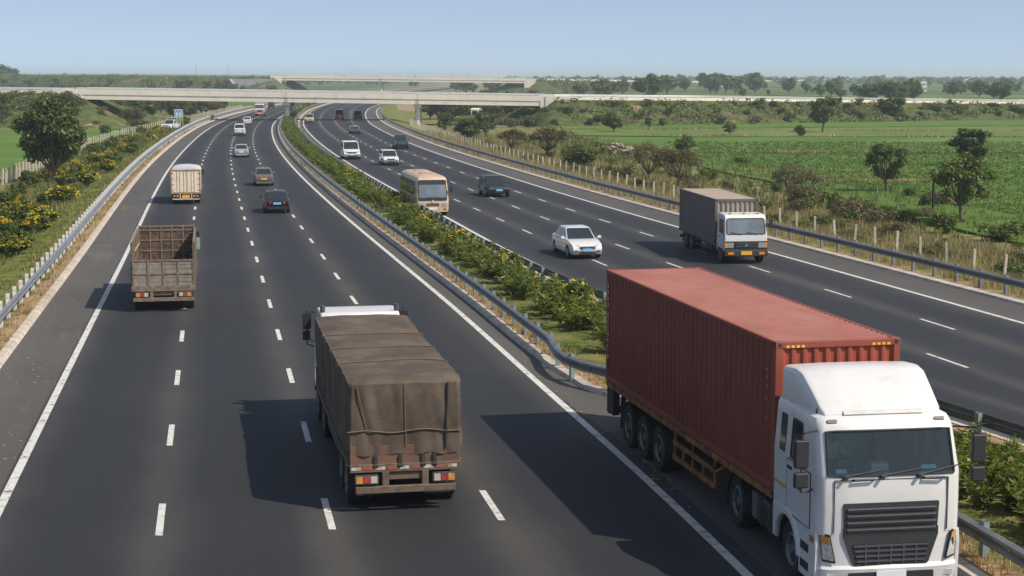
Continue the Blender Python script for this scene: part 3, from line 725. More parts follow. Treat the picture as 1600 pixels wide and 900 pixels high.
ct = container_box(t, CL, CW, CH, CZ, 0, CRED, CEND, CROOF, 38, 10, CREDF, roofribs=46)
mk = MB()
for s in (-1, 1):
    for i in range(4): mk.b2(s * .86 + (i - 1.5) * .1 - .032, s * .86 + (i - 1.5) * .1 + .032, CL / 2 + .001, CL / 2 + .008, CZ + CH - .115, CZ + CH - .07)
mk.build('hazard_marking', AMBER, ct)
wm = MB(); z = CZ + CH - .35
random.seed(3)
for k in range(11):
    a = random.uniform(.03, .055); wm.rp(sq(1, CW / 2 + .001, -CL / 2 + .16, -CL / 2 + .16 + a * 1.3, z - .1, z), .008, .004); z -= .16 + (.12 if k in (3, 9) else 0)
wm.build('stencil_mark', M('worn_white_stencil', (.6, .55, .52), .7, var=.3, scale=20), ct)
ym = MB()
for k, zz in enumerate((3.62, 3.48, 3.3, 3.05, 2.7)): ym.rp(sq(1, CW / 2 + .001, CL / 2 - .45, CL / 2 - .4, zz - .05, zz), .005, .003)
ym.build('stencil_mark', M('yellow_stencil', (.5, .33, .06), .7, var=.3, scale=20), ct)
# trailer
m = MB()
for s in (-1, 1):
    m.b2(s * .45 - .07, s * .45 + .07, -5.9, 5.6, .92, 1.2); m.b2(s * 1.16 - .05, s * 1.16 + .05, -5.95, 5.9, 1.16, 1.3)
for i in range(24): y = -5.8 + i * .5; m.b2(-1.1, 1.1, y - .04, y + .04, 1.17, 1.28)
m.b2(-1.2, 1.2, -6.0, -5.9, 1.0, 1.3); tr = m.build('trailer', CHASSIS, t)
m = MB()
for s in (-1, 1):
    m.b2(s * 1.235 - .012, s * 1.235 + .012, -5.95, 5.95, 1.17, 1.3)
    for i in range(40): y = -5.8 + i * .298; m.b2(s * 1.245 - .012, s * 1.245 + .012, y - .05, y + .05, 1.18, 1.27)
m.build('side_rail', ORANGE, t)
for s in (-1, 1):
    m = MB(); X0 = s * 1.13; ya, yb = -.55, 2.3
    for z in (.52, .86): m.b2(X0 - .03, X0 + .03, ya, yb, z - .055, z + .055)
    for y in (ya + .04, (ya + yb) / 2 - .1, yb - .04): m.b2(X0 - .045, X0 - .0, y - .05, y + .05, .47, 1.17)
    for y in (ya + .7, yb - .75): m.b2(X0 - .03, X0 + .02, y - .03, y + .03, .5, .88)
    m.tube([(X0, yb, .8), (X0, yb + .75, 1.15)], .035, 5); m.tube([(X0 - s * .3, yb - .2, .5), (X0, yb - .2, .5)], .03, 5)
    m.build('underrun_guard', ORANGE, t, bevel=.008)
m = MB()
for s in (-1, 1): m.box((s * .5, 2.9, .65), (.14, .14, 1.1)); m.box((s * .5, 2.9, .1), (.3, .3, .04))
m.build('landing_leg', CHASSIS, t)
for y in (-3.95, -2.66, -1.37):
    for s in (-1, 1): wheel(t, s * 1.235, y, .52, .5, s, 'dual')
    m = MB(); m.cyl((-1.1, y, .52), (1.1, y, .52), .075, n=8); m.b2(-.9, -.7, y - .5, y + .5, .62, .72); m.b2(.7, .9, y - .5, y + .5, .62, .72); m.build('axle', CHASSIS, t)
for s in (-1, 1):
    a, b = sorted((s * .72, s * 1.24)); mudguard(t, a, b, -3.95, .6, .52, 60, 178)
    m = MB(); m.b2(a, b, -4.62, -4.6, .32, 1.0); m.build('mud_flap', PLAST, t)
m = MB(); m.b2(-1.2, 1.2, -5.96, -5.86, .45, .62)
for s in (-1, 1): m.b2(s * .8 - .05, s * .8 + .05, -5.95, -5.87, .6, 1.0)
m.build('rear_bumper', CHASSIS, t)
for s in (-1, 1):
    m = MB(); a, b = sorted((s * 1.06, s * 1.245)); m.b2(a, b, -5.9, -5.3, .5, 1.16); m.build('tool_box', CHASSIS, t, bevel=.02)
# tractor
before_tractor = set(t.children)
m = MB()
for s in (-1, 1): m.b2(s * .42 - .05, s * .42 + .05, 2.3, 8.2, .62, .92)
m.b2(-.6, .6, 3.2, 4.2, .95, 1.17); m.b2(-.5, .5, 6.3, 7.9, .5, 1.0); m.build('tractor_frame', CHASSIS, t)
for s in (-1, 1):
    wheel(t, s * 1.22, 3.62, .52, .52, s, 'dual'); a, b = sorted((s * .68, s * 1.245)); mudguard(t, a, b, 3.62, .63, .52, -8, 188); m = MB(); m.b2(a, b, 2.97, 2.99, .3, .6); m.build('mud_flap', PLAST, t)
    m = MB(); a, b = sorted((s * .62, s * 1.15)); m.b2(a, b, 4.42, 4.8, .42, .95); m.build('battery_box', M('grey_steel_box', (.12, .12, .12), .6, var=.2, dirt=(.07, .05, .04)), t, bevel=.03)
    m = MB(); m.prism([(s * .6, .42), (s * 1.18, .42), (s * 1.22, .6), (s * 1.2, .95), (s * 1.1, 1.02), (s * .6, 1.02)], 'y', 4.95, 5.95); fo = m.build('fuel_tank', PLAST, t, bevel=.05)
    m = MB()
    for y in (5.15, 5.7): m.prism([(s * .59, .41), (s * 1.185, .41), (s * 1.228, .6), (s * 1.208, .96), (s * 1.1, 1.03), (s * .59, 1.03)], 'y', y, y + .05)
    m.build('tank_strap', PLASTG, fo)
    m = MB(); a, b = sorted((s * .62, s * 1.16)); m.b2(a, b, 6.05, 6.5, .5, 1.1); m.build('air_tank_box', PLAST, t, bevel=.04)
    wheel(t, s * 1.24, 7.15, .52, .31, s, 'steel'); a, b = sorted((s * .8, s * 1.26)); mudguard(t, a, b, 7.15, .64, .55, 5, 188)
# cab shell as one skin with real window openings
HWc, YB, YF = 1.31, 6.3, 8.72
def cab_ring(z, w, yf, yb=YB, r=.2):
    r *= .75
    s_pts = [yb, yb + .75, yb + .95, yf - .78, yf - r]                   # along the side
    R = []
    for y in s_pts: R.append((w, y, z))
    for a in (22, 45, 68): R.append((w - r + r * cos(radians(a)), yf - r + r * sin(radians(a)) + .05 * sin(radians(a)) ** 3, z))
    fx = [w - r, w * .5, 0, -w * .5, -(w - r)]
    for x in fx: R.append((x, yf + .05 + .035 * (1 - (x / w) ** 2), z))
    for a in (112, 135, 158): R.append((-(w - r) + r * cos(radians(a)), yf - r + r * sin(radians(a)) + .05 * sin(radians(a)) ** 3, z))
    for y in s_pts[::-1]: R.append((-w, y, z))
    return R
zs = [(1.22, HWc, YF, .2), (1.7, HWc, YF + .01, .2), (2.2, HWc, YF, .2), (2.28, HWc, YF - .02, .19), (2.98, HWc - .05, YF - .25, .16), (3.1, HWc - .06, YF - .31, .18), (3.19, HWc - .09, YF - .4, .2), (3.235, HWc - .17, YF - .52, .22)]
rings = [cab_ring(z, w, y, r=r) for z, w, y, r in zs]; nR = len(rings[0])
def skip(k, i):
    if k == 3 and 8 <= i <= 11: return True                               # windscreen
    if k == 3 and i in (2, nR - 4): return True                           # side windows
    return False
m = MB(); m.loft(rings, cap=False, closed=True, skip=skip); m.add(rings[-1], [tuple(range(nR))])
cab = m.build('cab', WHITE, t, smooth=32)
sol = cab.modifiers.new('skin', 'SOLIDIFY'); sol.thickness = .035; sol.offset = -1
mi = MB(); mi.b2(-1.16, 1.16, 6.4, 6.44, 1.3, 3.1); mi.b2(-1.16, 1.16, 6.4, 8.5, 1.28, 1.34); mi.b2(-1.14, 1.14, 6.4, 8.3, 3.1, 3.14)
for s in (-1, 1): mi.b2(s * 1.15 - .02, s * 1.15 + .02, 6.4, 8.4, 1.3, 2.2)
mi.prism([(8.66, 1.5), (8.62, 2.14), (8.3, 2.19), (8.05, 2.1), (8.0, 1.5)], 'x', -1.16, 1.16); mi.b2(-.12, .2, 8.1, 8.35, 2.16, 2.36); mi.build('cab_interior', M('grey_dashboard', (.4, .45, .45), .75, var=.15), t, bevel=.02)
for x in (-.6, .62):
    sm = MB(); sm.box((x, 7.3, 1.85), (.55, .55, .16)); sm.box((x, 7.02, 2.3), (.52, .15, .9), rx=.18); sm.box((x, 6.95, 2.85), (.3, .11, .24)); sm.build('seat', SEATM, t, bevel=.05)
st = MB(); C0 = Vector((.62, 7.88, 2.17))
ringp = [C0 + Vector((.24 * cos(2 * pi * i / 20), .24 * sin(2 * pi * i / 20) * .5, .24 * sin(2 * pi * i / 20) * .86)) for i in range(21)]; st.tube(ringp, .018, 6, False)
for a in (.3, pi - .3, -pi / 2): st.tube([C0, C0 + Vector((.23 * cos(a), .23 * sin(a) * .5, .23 * sin(a) * .86))], .014, 5)
st.cyl(C0, C0 + Vector((0, .15, -.25)), .04, n=8); st.build('steering_wheel', PLAST, t)
cu = MB()
for s in (-1, 1): cu.loft([[(s * (1.08 + .02 * (i % 2)), 7.1 + i * .05, z) for i in range(5)] for z in (2.1, 2.6, 3.05)], cap=False, closed=False)
cu.build('curtain', M('pale_curtain', (.5, .5, .48), .9), t)
# windscreen
f = lambda x, z: (x, lerp(zs[3][2], zs[4][2], (z - 2.28) / .7) + .05 + .035 * (1 - (x / HWc) ** 2) + .006, z)
wm = MB(); NX = 12; w0, w1 = HWc - .17, HWc - .19
V = [f(lerp(-lerp(w0, w1, j), lerp(w0, w1, j), i / NX), lerp(2.265, 3.0, j)) for j in (0, 1) for i in range(NX + 1)]
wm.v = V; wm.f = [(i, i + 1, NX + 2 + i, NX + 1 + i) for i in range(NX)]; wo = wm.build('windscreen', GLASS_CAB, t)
sl = MB(); xs = [lerp(-1, 1, i / 12) for i in range(13)]
path = [f(x * w0, 2.265) for x in xs] + [f(x * w1, 3.0) for x in xs[::-1]]; path.append(path[0]); sl.tube([(p[0], p[1] + .004, p[2]) for p in path], .024, 6, False); sl.build('window_seal', PLAST, wo)
pm = MB(); pm.rp([f(1., 2.31), f(.8, 2.31), f(.8, 2.38), f(1., 2.38)], .01, -.02); pm.rp([f(-.55, 2.34), f(-.83, 2.34), f(-.83, 2.41), f(-.55, 2.41)], .01, -.02); pm.build('windscreen_pass', M('pale_blue_card', (.4, .66, .74), .5), wo)
wp = MB()
for x in (.86, .2, -.48):
    wp.tube([f(x, 2.25), f(x - .12, 2.27), f(x - .75, 2.36 if x > 0 else 2.39)], [.022, .017, .012], 5); a = f(x, 2.23); wp.cyl((a[0], a[1] - .02, a[2]), (a[0], a[1] + .05, a[2]), .035, n=8)
wp.v = [(x, y + .03, z) for x, y, z in wp.v]; wp.build('wiper', PLAST, t)
hm = MB()
for x in (.52, -.95 + .2): hm.tube([(x + .2, YF + .09, 2.19), (x + .17, YF + .13, 2.2), (x - .17, YF + .13, 2.2), (x - .2, YF + .09, 2.19)], .02, 6)
hm.build('grab_handle', PLAST, t)
for s in (-1, 1):
    y0, y1 = YB + .95, YF - .8; q = sq(s, HWc + .004, y0, y1 + .02, 2.28, 2.98, .05, .0, -.2)
    MB().rp([q[0], q[1], q[2], q[3]], .04, .004).build('side_window', glass_mat('side_glass', (.25, .3, .3), .15), t)
    MB().ring(q, .05, .012, .045).build('window_seal', PLAST, t)
    MB().rp(sq(s, HWc - .012, YB + .3, YB + .62, 2.28, 2.98, .045), .05, .02).build('quarter_window', GLASS_DARK, t)
    dq = sq(s, HWc + .001, YB + .78, YF - .36, 1.24, 2.22); d = MB().rp(dq, .03, .012).build('door', WHITE, t)
    MB().ring(dq, .03, .0135, .016).build('door_seam', M('dark_gap', (.05, .05, .05), .8), d)
    hb_ = MB(); a, b = sorted((s * (HWc + .01), s * (HWc + .045))); hb_.b2(a, b, YB + .86, YB + 1.06, 2.06, 2.11); hb_.build('handle', PLAST, d)
    MB().rp(sq(s, HWc + .013, YF - 1.0, YF - .86, 1.78, 1.9), .01, .004).build('door_badge', PLASTG, d)
    MB().rp(sq(s, HWc + .001, YB + .02, YB + .74, 1.62, 1.68, 0, 0), .005, .004).build('stripe', M('orange_stripe', (.6, .3, .06), .5), t)
    # mirrors
    mm = MB(); xo = HWc + .3; mm.tube([(s * (HWc - .06), YF - .3, 3.0), (s * (xo - .05), YF + .0, 3.03), (s * xo, YF + .0, 2.98), (s * xo, YF + .0, 1.98), (s * (HWc + .1), YF - .18, 1.95), (s * HWc, YF - .28, 1.97)], .018, 6)
    mo = mm.build('mirror', PLAST, t)
    for zc, hh in ((2.66, .5), (2.2, .27)): MB().box((s * (xo + .0), YF - .02, zc), (.26, .13, hh), ty=.9).build('mirror_housing', PLAST, mo, bevel=.035)
    # wheel arch skirt and steps below the cab
    R = .66; arc = [(7.15 + R * cos(radians(a)), .55 + R * sin(radians(a))) for a in (178, 150, 120, 90, 60, 35, 8)]
    arc = [(max(y, YB), z) for y, z in arc]
    pl = arc + [(7.15 + R + .02, .32), (YF - .06, .32), (YF - .02, 1.0), (YF - .06, 1.225), (YB, 1.225), (YB, .64)]
    sk = MB(); a, b = sorted((s * (HWc - .06), s * (HWc + .012))); sk.prism(pl, 'x', a, b); sk.build('wheel_arch', WHITE, t, bevel=.015)
    fl = MB(); fl.loft([[(s * (HWc + .0), 7.15 + r * cos(radians(q)), .55 + r * sin(radians(q))) for r in (.62, .74)] + [(s * (HWc + .05), 7.15 + r * cos(radians(q)), .55 + r * sin(radians(q))) for r in (.73, .63)] for q in range(5, 181, 12)]); fl.build('arch_flare', WHITE, t, smooth=40)
    sp = MB()
    for z in (.45, .78): a, b = sorted((s * (HWc - .05), s * (HWc + .016))); sp.b2(a, b, 7.9, 8.35, z, z + .16)
    sp.build('step', PLAST, t, bevel=.01)
    MB().rp(sq(s, HWc + .014, 8.42, 8.6, 1.05, 1.15), .015, .01).build('side_marker', M('orange_marker', (.5, .16, .03), .3), t)
    # headlights
    a0, a1, a2, a3 = (s * .99, 8.83, .73), (s * 1.2, 8.72, .76), (s * 1.24, 8.68, 1.26), (s * 1.1, 8.82, 1.24)
    q = [a0, a1, a2, a3]; q = q if s < 0 else q[::-1]
    hl = MB().rp(q, .03, .02).build('headlight', PLAST, t)
    ins = [tuple(Vector(p) * .84 + sum((Vector(k) for k in q), Vector()) * .04) for p in q]
    up = lambda a, b, u: tuple(lerp(i, j, u) for i, j in zip(a, b))
    # lens split into amber top and clear lower part
    lo = sorted(ins, key=lambda p: p[2]); bo = sorted(lo[:2], key=lambda p: abs(p[0])); to = sorted(lo[2:], key=lambda p: abs(p[0]))
    mid = (up(bo[0], to[0], .68), up(bo[1], to[1], .68))
    def lens(A, B, C_, D, mt, nm):
        qq = [A, B, C_, D]; qq = qq if s < 0 else qq[::-1]; MB().rp(qq, .02, .028).build(nm, mt, hl)
    lens(bo[0], bo[1], mid[1], mid[0], M('headlight_lens', (.62, .62, .6), .15, metal=.2, var=.4, scale=18), 'lens'); lens(mid[0], mid[1], to[1], to[0], M('amber_lens', (.62, .3, .08), .2, var=.3, scale=14), 'indicator')
    ml = MB().rp([(s * .98 + .09, YF - .27, 3.125), (s * .98 - .09, YF - .27, 3.125), (s * .98 - .09, YF - .31, 3.175), (s * .98 + .09, YF - .31, 3.175)], .015, .02); ml.build('marker_lamp', PLASTG, t)
    bc = MB(); bc.cyl((s * 1.1, 8.06, 3.2), (s * 1.1, 8.06, 3.26), .055, .04, 10); bc.lathe([(0, .001), (.0, .05), (.06, .045), (.085, .02), (.09, .001)], (0, 0, 0), 10) if 0 else bc.cyl((s * 1.1, 8.06, 3.26), (s * 1.1, 8.06, 3.33), .045, .025, 10)
    bc.build('roof_beacon', M('dull_orange_beacon', (.45, .17, .05), .4) if s < 0 else PLASTG, t)
# front panel lines, grille and bumper
sm = MB()
for s in (-1, 1): sm.b2(s * 1.03 - .006, s * 1.03 + .006, YF + .06, YF + .092, 1.26, 2.19)
sm.b2(-1.03, 1.03, YF + .06, YF + .092, 2.185, 2.197); sm.build('panel_gap', M('panel_gap_dark', (.12, .12, .12), .8), t)
def trap(x0, x1, z0, z1, y): return [(x0, y, z0), (-x0, y, z0), (-x1, y, z1), (x1, y, z1)]
gm = MB().rp(trap(.84, .87, 1.2, 1.78, YF + .075), .03, .03).build('grille', M('dark_grey_grille', (.034, .036, .04), .5, var=.1), t)
gb = MB()
for k in range(4): z = 1.3 + k * .12; gb.box((0, YF + .115, z), (1.62, .05, .06), rx=-.35)
gb.build('grille_slat', M('grille_slat_grey', (.055, .058, .064), .45), gm, bevel=.008)
gd = MB()
for k in range(3): gd.b2(-.5, .5, YF + .104, YF + .112, 1.335 + k * .12, 1.385 + k * .12)
gd.build('grille_opening', PLAST, gm)
MB().b2(-.86, .86, YF - .05, YF + .118, 1.17, 1.33).build('bumper_gap', PLAST, t)
bp = MB()                                                                 # bumper: one bowed bar
def bring(z, w, yf): return [(x, y, z) for x, y in ((w, 7.86), (w, yf - .16), (w - .06, yf - .06), (w - .18, yf), (w * .5, yf + .05), (0, yf + .06), (-w * .5, yf + .05), (-w + .18, yf), (-w + .06, yf - .06), (-w, yf - .16), (-w, 7.86))]
bp.loft([bring(.3, 1.2, YF - .04), bring(.36, 1.27, YF + .06), bring(.62, 1.285, YF + .1), bring(.68, 1.27, YF + .06), bring(1.28, 1.265, YF + .05), bring(1.31, 1.24, YF + .02)]); bp.build('bumper', WHITE, t, smooth=28)
lg = MB().rp(trap(.68, .86, .66, 1.2, YF + .098), .06, .025).build('lower_grille', M('dark_grey_grille', (.05, .053, .06)), t)
gd = MB().rp(trap(.6, .72, .7, 1.06, YF + .124), .04, .004).build('grille_opening', PLAST, lg)
gb = MB()
for k in range(4): gb.b2(-.62 - k * .02, .62 + k * .02, YF + .125, YF + .15, .74 + k * .09, .765 + k * .09)
for k in range(5): gb.b2(-.46 + k * .23 - .014, -.46 + k * .23 + .014, YF + .125, YF + .143, .7, 1.05)
gb.build('grille_bar', PLASTG, lg)
sb = MB().rp(trap(.78, .78, .42, .56, YF + .155), .03, .006).build('lower_slot', PLAST, t)
for s in (-1, 1):
    MB().rp(fq(s * 1.05 - .1, s * 1.05 + .1, .44, .54, YF + .075, .01), .02, .012).build('tow_cover', M('off_white_plastic', (.55, .55, .53), .5), t)
MB().rp(fq(-.27, .27, .4, .58, YF + .166), .015, .02).build('number_plate', PLATEW, t)
# roof fairing
def fr(y, w, z, r=.1): return [(w, y, 3.18), (w, y, z - r), (w - r * .3, y, z - r * .3), (w - r, y, z), (w * .4, y, z + .02), (-w * .4, y, z + .02), (-(w - r), y, z), (-(w - r * .3), y, z - r * .3), (-w, y, z - r), (-w, y, 3.18)]
fa = MB(); fa.loft([fr(6.42, 1.22, 3.82), fr(7.0, 1.2, 3.87), fr(7.3, 1.18, 3.83), fr(7.75, 1.15, 3.6, .12), fr(8.1, 1.12, 3.38, .09), fr(8.28, 1.06, 3.25, .04)]); fa.build('roof_fairing', WHITE, t, bevel=.02, smooth=38)
fb = MB(); fb.prism([(8.27, 3.2), (8.33, 3.25), (8.3, 3.28), (8.24, 3.3)], 'x', -.72, .72); fb.build('fairing_lip', M('off_white_plastic', (.55, .55, .53)), t)

def skinned(name, V, E, R, mat, parent):
    me = bpy.data.meshes.new(name); me.from_pydata(V, E, []); me.materials.append(mat); o = bpy.data.objects.new(name, me); COL.objects.link(o)
    if parent: o.parent = parent
    m_ = o.modifiers.new('skin', 'SKIN')
    if not me.skin_vertices:
        bpy.context.view_layer.objects.active = o; o.select_set(True); bpy.ops.mesh.customdata_skin_add(); o.select_set(False)
    for i, r in enumerate(R): me.skin_vertices[0].data[i].radius = (r, r) if not isinstance(r, tuple) else r
    me.skin_vertices[0].data[0].use_root = True; u = o.modifiers.new('smooth', 'SUBSURF'); u.levels = u.render_levels = 2
    return o
B = Vector((.6, 7.05, 1.93))
SV = [(0, 0, 0), (0, -.06, .28), (0, -.07, .5), (0, -.05, .62), (0, -.01, .74), (0, .02, .86), (.2, -.05, .5), (.29, .18, .28), (.19, .5, .34), (.14, .66, .36), (-.2, -.05, .5), (-.29, .18, .28), (-.19, .5, .34), (-.14, .66, .36), (.1, .42, -.02), (.12, .6, -.4), (-.1, .42, -.02), (-.12, .6, -.4), (0, .115, .76)]
SE = [(0, 1), (1, 2), (2, 3), (3, 4), (4, 5), (2, 6), (6, 7), (7, 8), (8, 9), (2, 10), (10, 11), (11, 12), (12, 13), (0, 14), (14, 15), (0, 16), (16, 17), (4, 18)]
SR = [(.16, .12), (.17, .12), (.16, .11), .055, (.075, .09), (.07, .085), .07, .05, .04, .035, .07, .05, .04, .035, .085, .06, .085, .06, .03]
dr = skinned('person', [tuple(B + Vector(p)) for p in SV], SE, SR, M('brown_skin', (.3, .17, .11), .6), None)
dr.location = t.location; dr.rotation_euler.z = t.rotation_euler.z; tag(dr, 'lorry driver in a pale shirt holding the wheel behind the teal windscreen', 'person')
sh = skinned('shirt', [tuple(B + Vector(p)) for p in SV[:3] + [SV[6], SV[7], SV[10], SV[11]]], [(0, 1), (1, 2), (2, 3), (3, 4), (2, 5), (5, 6)], [(.18, .14), (.19, .14), (.18, .13), .085, .065, .085, .065], M('pale_shirt', (.45, .42, .4), .9), dr)
hr = MB(); hr.loft([[tuple(B + Vector((r * cos(a), .0 + r * 1.15 * sin(a), z))) for a in [2 * pi * i / 12 for i in range(12)]] for r, z in ((.082, .8), (.088, .86), (.07, .92), (.03, .95))]); hr.build('hair', PLAST, dr, smooth=60)

Rt = Matrix.Translation((0, 6.0, 0)) @ Matrix.Rotation(-.055, 4, 'Z') @ Matrix.Translation((0, -6.0, 0))     # the tractor is steering slightly
for o in t.children:
    if o not in before_tractor: o.matrix_basis = Rt @ o.matrix_basis

# ------------------------------------------------------------------ lorry under a brown tarpaulin, driving away
TARP = None
def tarp_mat():
    t = NT('dusty_brown_tarpaulin'); o = t.obj(); n = t.noise(.9, 7, .68); n2 = t.noise(5, 6, .7); st = t.noise(1.5, 5, .7, o, (4, 1, .4))
    c = t.ramp(n, [(.3, (.064, .048, .037)), (.5, (.1, .077, .06)), (.72, (.155, .12, .095))]); c = t.mix(t.ramp(n2, [(.62, 0.), (.72, .55)]), c, (.22, .15, .1)); c = t.mix(t.ramp(st, [(.56, 0.), (.7, .5)]), c, (.05, .038, .03))
    t.bsdf(c, .8, normal=t.bump(t.math('ADD', t.noise(9, 5, .7), t.math('MULTIPLY', n, 2.)), .25, .03), spec=.25); return t.m
TARP = tarp_mat()
ROPE = M('yellowed_rope', (.17, .125, .07), .9)
RUSTW = M('rust_brown_planks', (.2, .1, .07), .75, var=.3, scale=5, dirt=(.11, .075, .055), dscale=2.5, damt=(.42, .62))
RUSTG = M('grey_brown_frame', (.17, .125, .09), .75, var=.25, scale=4, dirt=(.09, .06, .045), dscale=4, damt=(.45, .65))
REFW = M('white_reflective_tape', (.55, .5, .46), .5, var=.2, scale=9, dirt=(.25, .17, .12), dscale=6); REFR = M('red_reflective_tape', (.34, .09, .055), .5, var=.2, scale=9, dirt=(.2, .12, .08), dscale=6)
def rear_lamp(t, x, y, z, w=.5, h=.2):
    b = MB().rp(bq(x - w / 2, x + w / 2, z - h / 2, z + h / 2, y), .03, .05).build('tail_light', PLASTG, t)
    cs = [M('amber_lens_dusty', (.6, .27, .06), .35, var=.3, scale=12), M('red_lens_dusty', (.36, .05, .04), .4, var=.3, scale=12), M('clear_lens_dusty', (.5, .42, .36), .35, var=.2)]
    if x > 0: cs = cs[::-1]
    for k in range(3):
        u0 = x - w * .44 + k * w * .3; MB().rp(bq(u0, u0 + w * .27, z - h * .36, z + h * .36, y - .052), .012, .012).build('lens', cs[k], b)
t = thing('tarpaulin_truck', 'long lorry with its load wrapped in a brown roped tarpaulin, white cab, driving away', 'truck', (-2.25, 34.3, 0), atan2(.186, .9825))
W2, TL = 1.14, 9.35
chassis(t, .4, 10.6, .95, 2.3)
m = MB(); m.b2(-W2, W2, .05, TL, 1.0, 1.1); m.build('load_bed', RUSTW, t)
for s in (-1, 1):
    m = MB(); a, b = sorted((s * (W2 - .02), s * (W2 + .03)))
    for z in (1.06, 1.21, 1.36): m.b2(a, b, .1, TL, z, z + .14)
    sb = m.build('side_board', RUSTW, t, bevel=.006)
    m = MB(); a, b = sorted((s * (W2 + .03), s * (W2 + .065)))
    for i in range(24): y = .25 + i * .395; m.b2(a, b, y - .035, y + .035, .98, 1.5)
    m.b2(a, b, .06, TL, .96, 1.05); m.build('side_stake', RUSTG, sb)
m = MB(); m.b2(-W2 - .02, W2 + .02, .0, .06, 1.02, 1.42); tg = m.build('tailgate', RUSTW, t, bevel=.01)
m = MB(); m.b2(-W2 - .03, W2 + .03, -.05, .01, .86, 1.03); fbm = m.build('rear_beam', RUSTG, t, bevel=.01)
for k in range(9): x0 = -W2 + .0 + k * .254; MB().rp(bq(x0, x0 + .2, .915, .98, -.052), .008, .005).build('reflective_tape', REFR if k % 2 else REFW, fbm)
for x in (-.62, -.1, .38, .62): m = MB(); m.b2(x - .035, x + .035, -.04, 0, 1.0, 1.22); m.cyl((x - .05, -.045, 1.0), (x + .05, -.045, 1.0), .04, n=8); m.build('tailgate_hinge', CHASSIS, t)
m = MB(); m.b2(-1.06, 1.06, -.12, -.02, .42, .57); m.build('rear_bumper', RUSTG, t, bevel=.015)
m = MB()
for x in (-.42, .42): m.b2(x - .07, x + .07, -.06, .3, .55, .87)
m.b2(-.35, .35, .0, .04, .68, .86); m.build('bumper_bracket', RUSTG, t, bevel=.01)
for x in (-.82, .82): rear_lamp(t, x, -.06, .72)
for x in (-.72, .72): MB().b2(x - .28, x + .28, .25, .28, .3, .85).build('mud_flap', PLAST, t)
for y in (1.05, 2.35):
    for s in (-1, 1): wheel(t, s * 1.16, y, .5, .5, s, 'dual')
for y in (7.75, 9.75):
    for s in (-1, 1): wheel(t, s * 1.14, y, .5, .3, s, 'steel')
for s in (-1, 1):
    m = MB(); a, b = sorted((s * 1.06, s * 1.1))
    for z in (.5, .78): m.b2(a, b, 3.3, 6.8, z, z + .1)
    for y in (3.4, 4.6, 5.8, 6.7): m.b2(a, b, y - .03, y + .03, .5, 1.0)
    m.build('underrun_guard', RUSTG, t); m = MB(); a, b = sorted((s * .55, s * 1.04)); m.b2(a, b, 4.0, 5.4, .45, .95); m.build('fuel_tank', PLAST, t, bevel=.06)
# tarpaulin skin
ZT, ZB, WT = 2.84, 1.34, W2 + .06
def tarp_p(x, y, z):
    """sag, wrinkles and creases of the cloth"""
    top = max(0, (z - 2.5) / .34); N = mnoise.noise
    k = .022 * N(Vector((x * 1.3, y * .8, z * 1.2))) + .014 * N(Vector((x * 4.5, y * 3.5, z * 1.5 + 5)))
    nx = 0 if abs(x) < WT * .9 else (1 if x > 0 else -1)
    px = x + nx * (k + .05 * sin(z * 5 + y * .4) * max(0, 1 - (z - ZB) / .5) + .02 * abs(sin(y * 4.2 + 2 * N(Vector((y, z, 2))))))
    ny = 1 if y < .15 else 0
    fold = abs(N(Vector((x * 3.2 + z * .5, 1.7, z * .45))))
    py = y - ny * (.07 * fold * (1.25 - top) + .03 * k * 10 - .03 + .05 * max(0, (1.72 - z)) )
    sag = -.02 * (1 - cos(2 * pi * (y % 1.9) / 1.9)) * .5 * (1 - (x / WT) ** 2) if top > .9 else 0
    pz = z + top * (k * .8 + sag + .022 * sin(y * .7 + .5)) - (.05 * (abs(x) / WT) ** 3 if top > .9 else 0) - (.05 * top * ny)
    if z < ZB + .02: pz += .05 * N(Vector((x * 3, y * 2.2, 9))) - .02
    return (px, py, pz)
NX, NZ, NY = 26, 16, 90
r = .1
sec = [(-WT, lerp(ZB, ZT - r, i / NZ)) for i in range(NZ)] + [(-WT + r - r * cos(a), ZT - r + r * sin(a)) for a in (0, .55, 1.1)] + [(lerp(-WT + r, WT - r, i / NX), ZT) for i in range(NX + 1)] + [(WT - r + r * sin(a), ZT - r + r * cos(a)) for a in (.47, 1.02, 1.5708)] + [(WT, lerp(ZT - r, ZB, (i + 1) / NZ)) for i in range(NZ)]
ysec = [0, .035, .09] + [lerp(.14, TL, i / NY) for i in range(NY + 1)]
m = MB(); R = []
for j, y in enumerate(ysec):
    ins = (.09, .03, .008)[j] if j < 3 else 0
    R.append([tarp_p(x * (1 - ins / WT), y, z - (ins if z > 2.5 else 0)) for x, z in sec])
m.loft(R, cap=False, closed=False)
b = len(m.v); VX, VZ = 44, 26
for i in range(VZ + 1):
    for j in range(VX + 1):
        x = lerp(-WT + .09, WT - .09, j / VX); z = lerp(ZB - .1, ZT - .09, i / VZ); m.v.append(tarp_p(x, -.005, z))
for i in range(VZ):
    for j in range(VX): q = b + i * (VX + 1) + j; m.f.append((q, q + 1, q + VX + 2, q + VX + 1))
b = len(m.v)
for i in range(9):
    for j in range(9): m.v.append(tarp_p(lerp(-WT, WT, j / 8), TL, lerp(ZB, ZT - .03, i / 8)))
for i in range(8):
    for j in range(8): q = b + i * 9 + j; m.f.append((q, q + 1, q + 10, q + 9))
tp = m.build('tarpaulin', TARP, t, smooth=75)
m = MB()
def rp_(x, y, z, o=.015):
    p = tarp_p(x, y, z); return (p[0] * (1 + o / WT), p[1] - (o if y < .1 else 0), p[2] + (o if z > 2.6 else 0))
m.tube([rp_(lerp(-WT + .03, WT - .03, i / 40), -.01, 1.72 + .03 * sin(i * .3), .022) for i in range(41)], .014, 5)
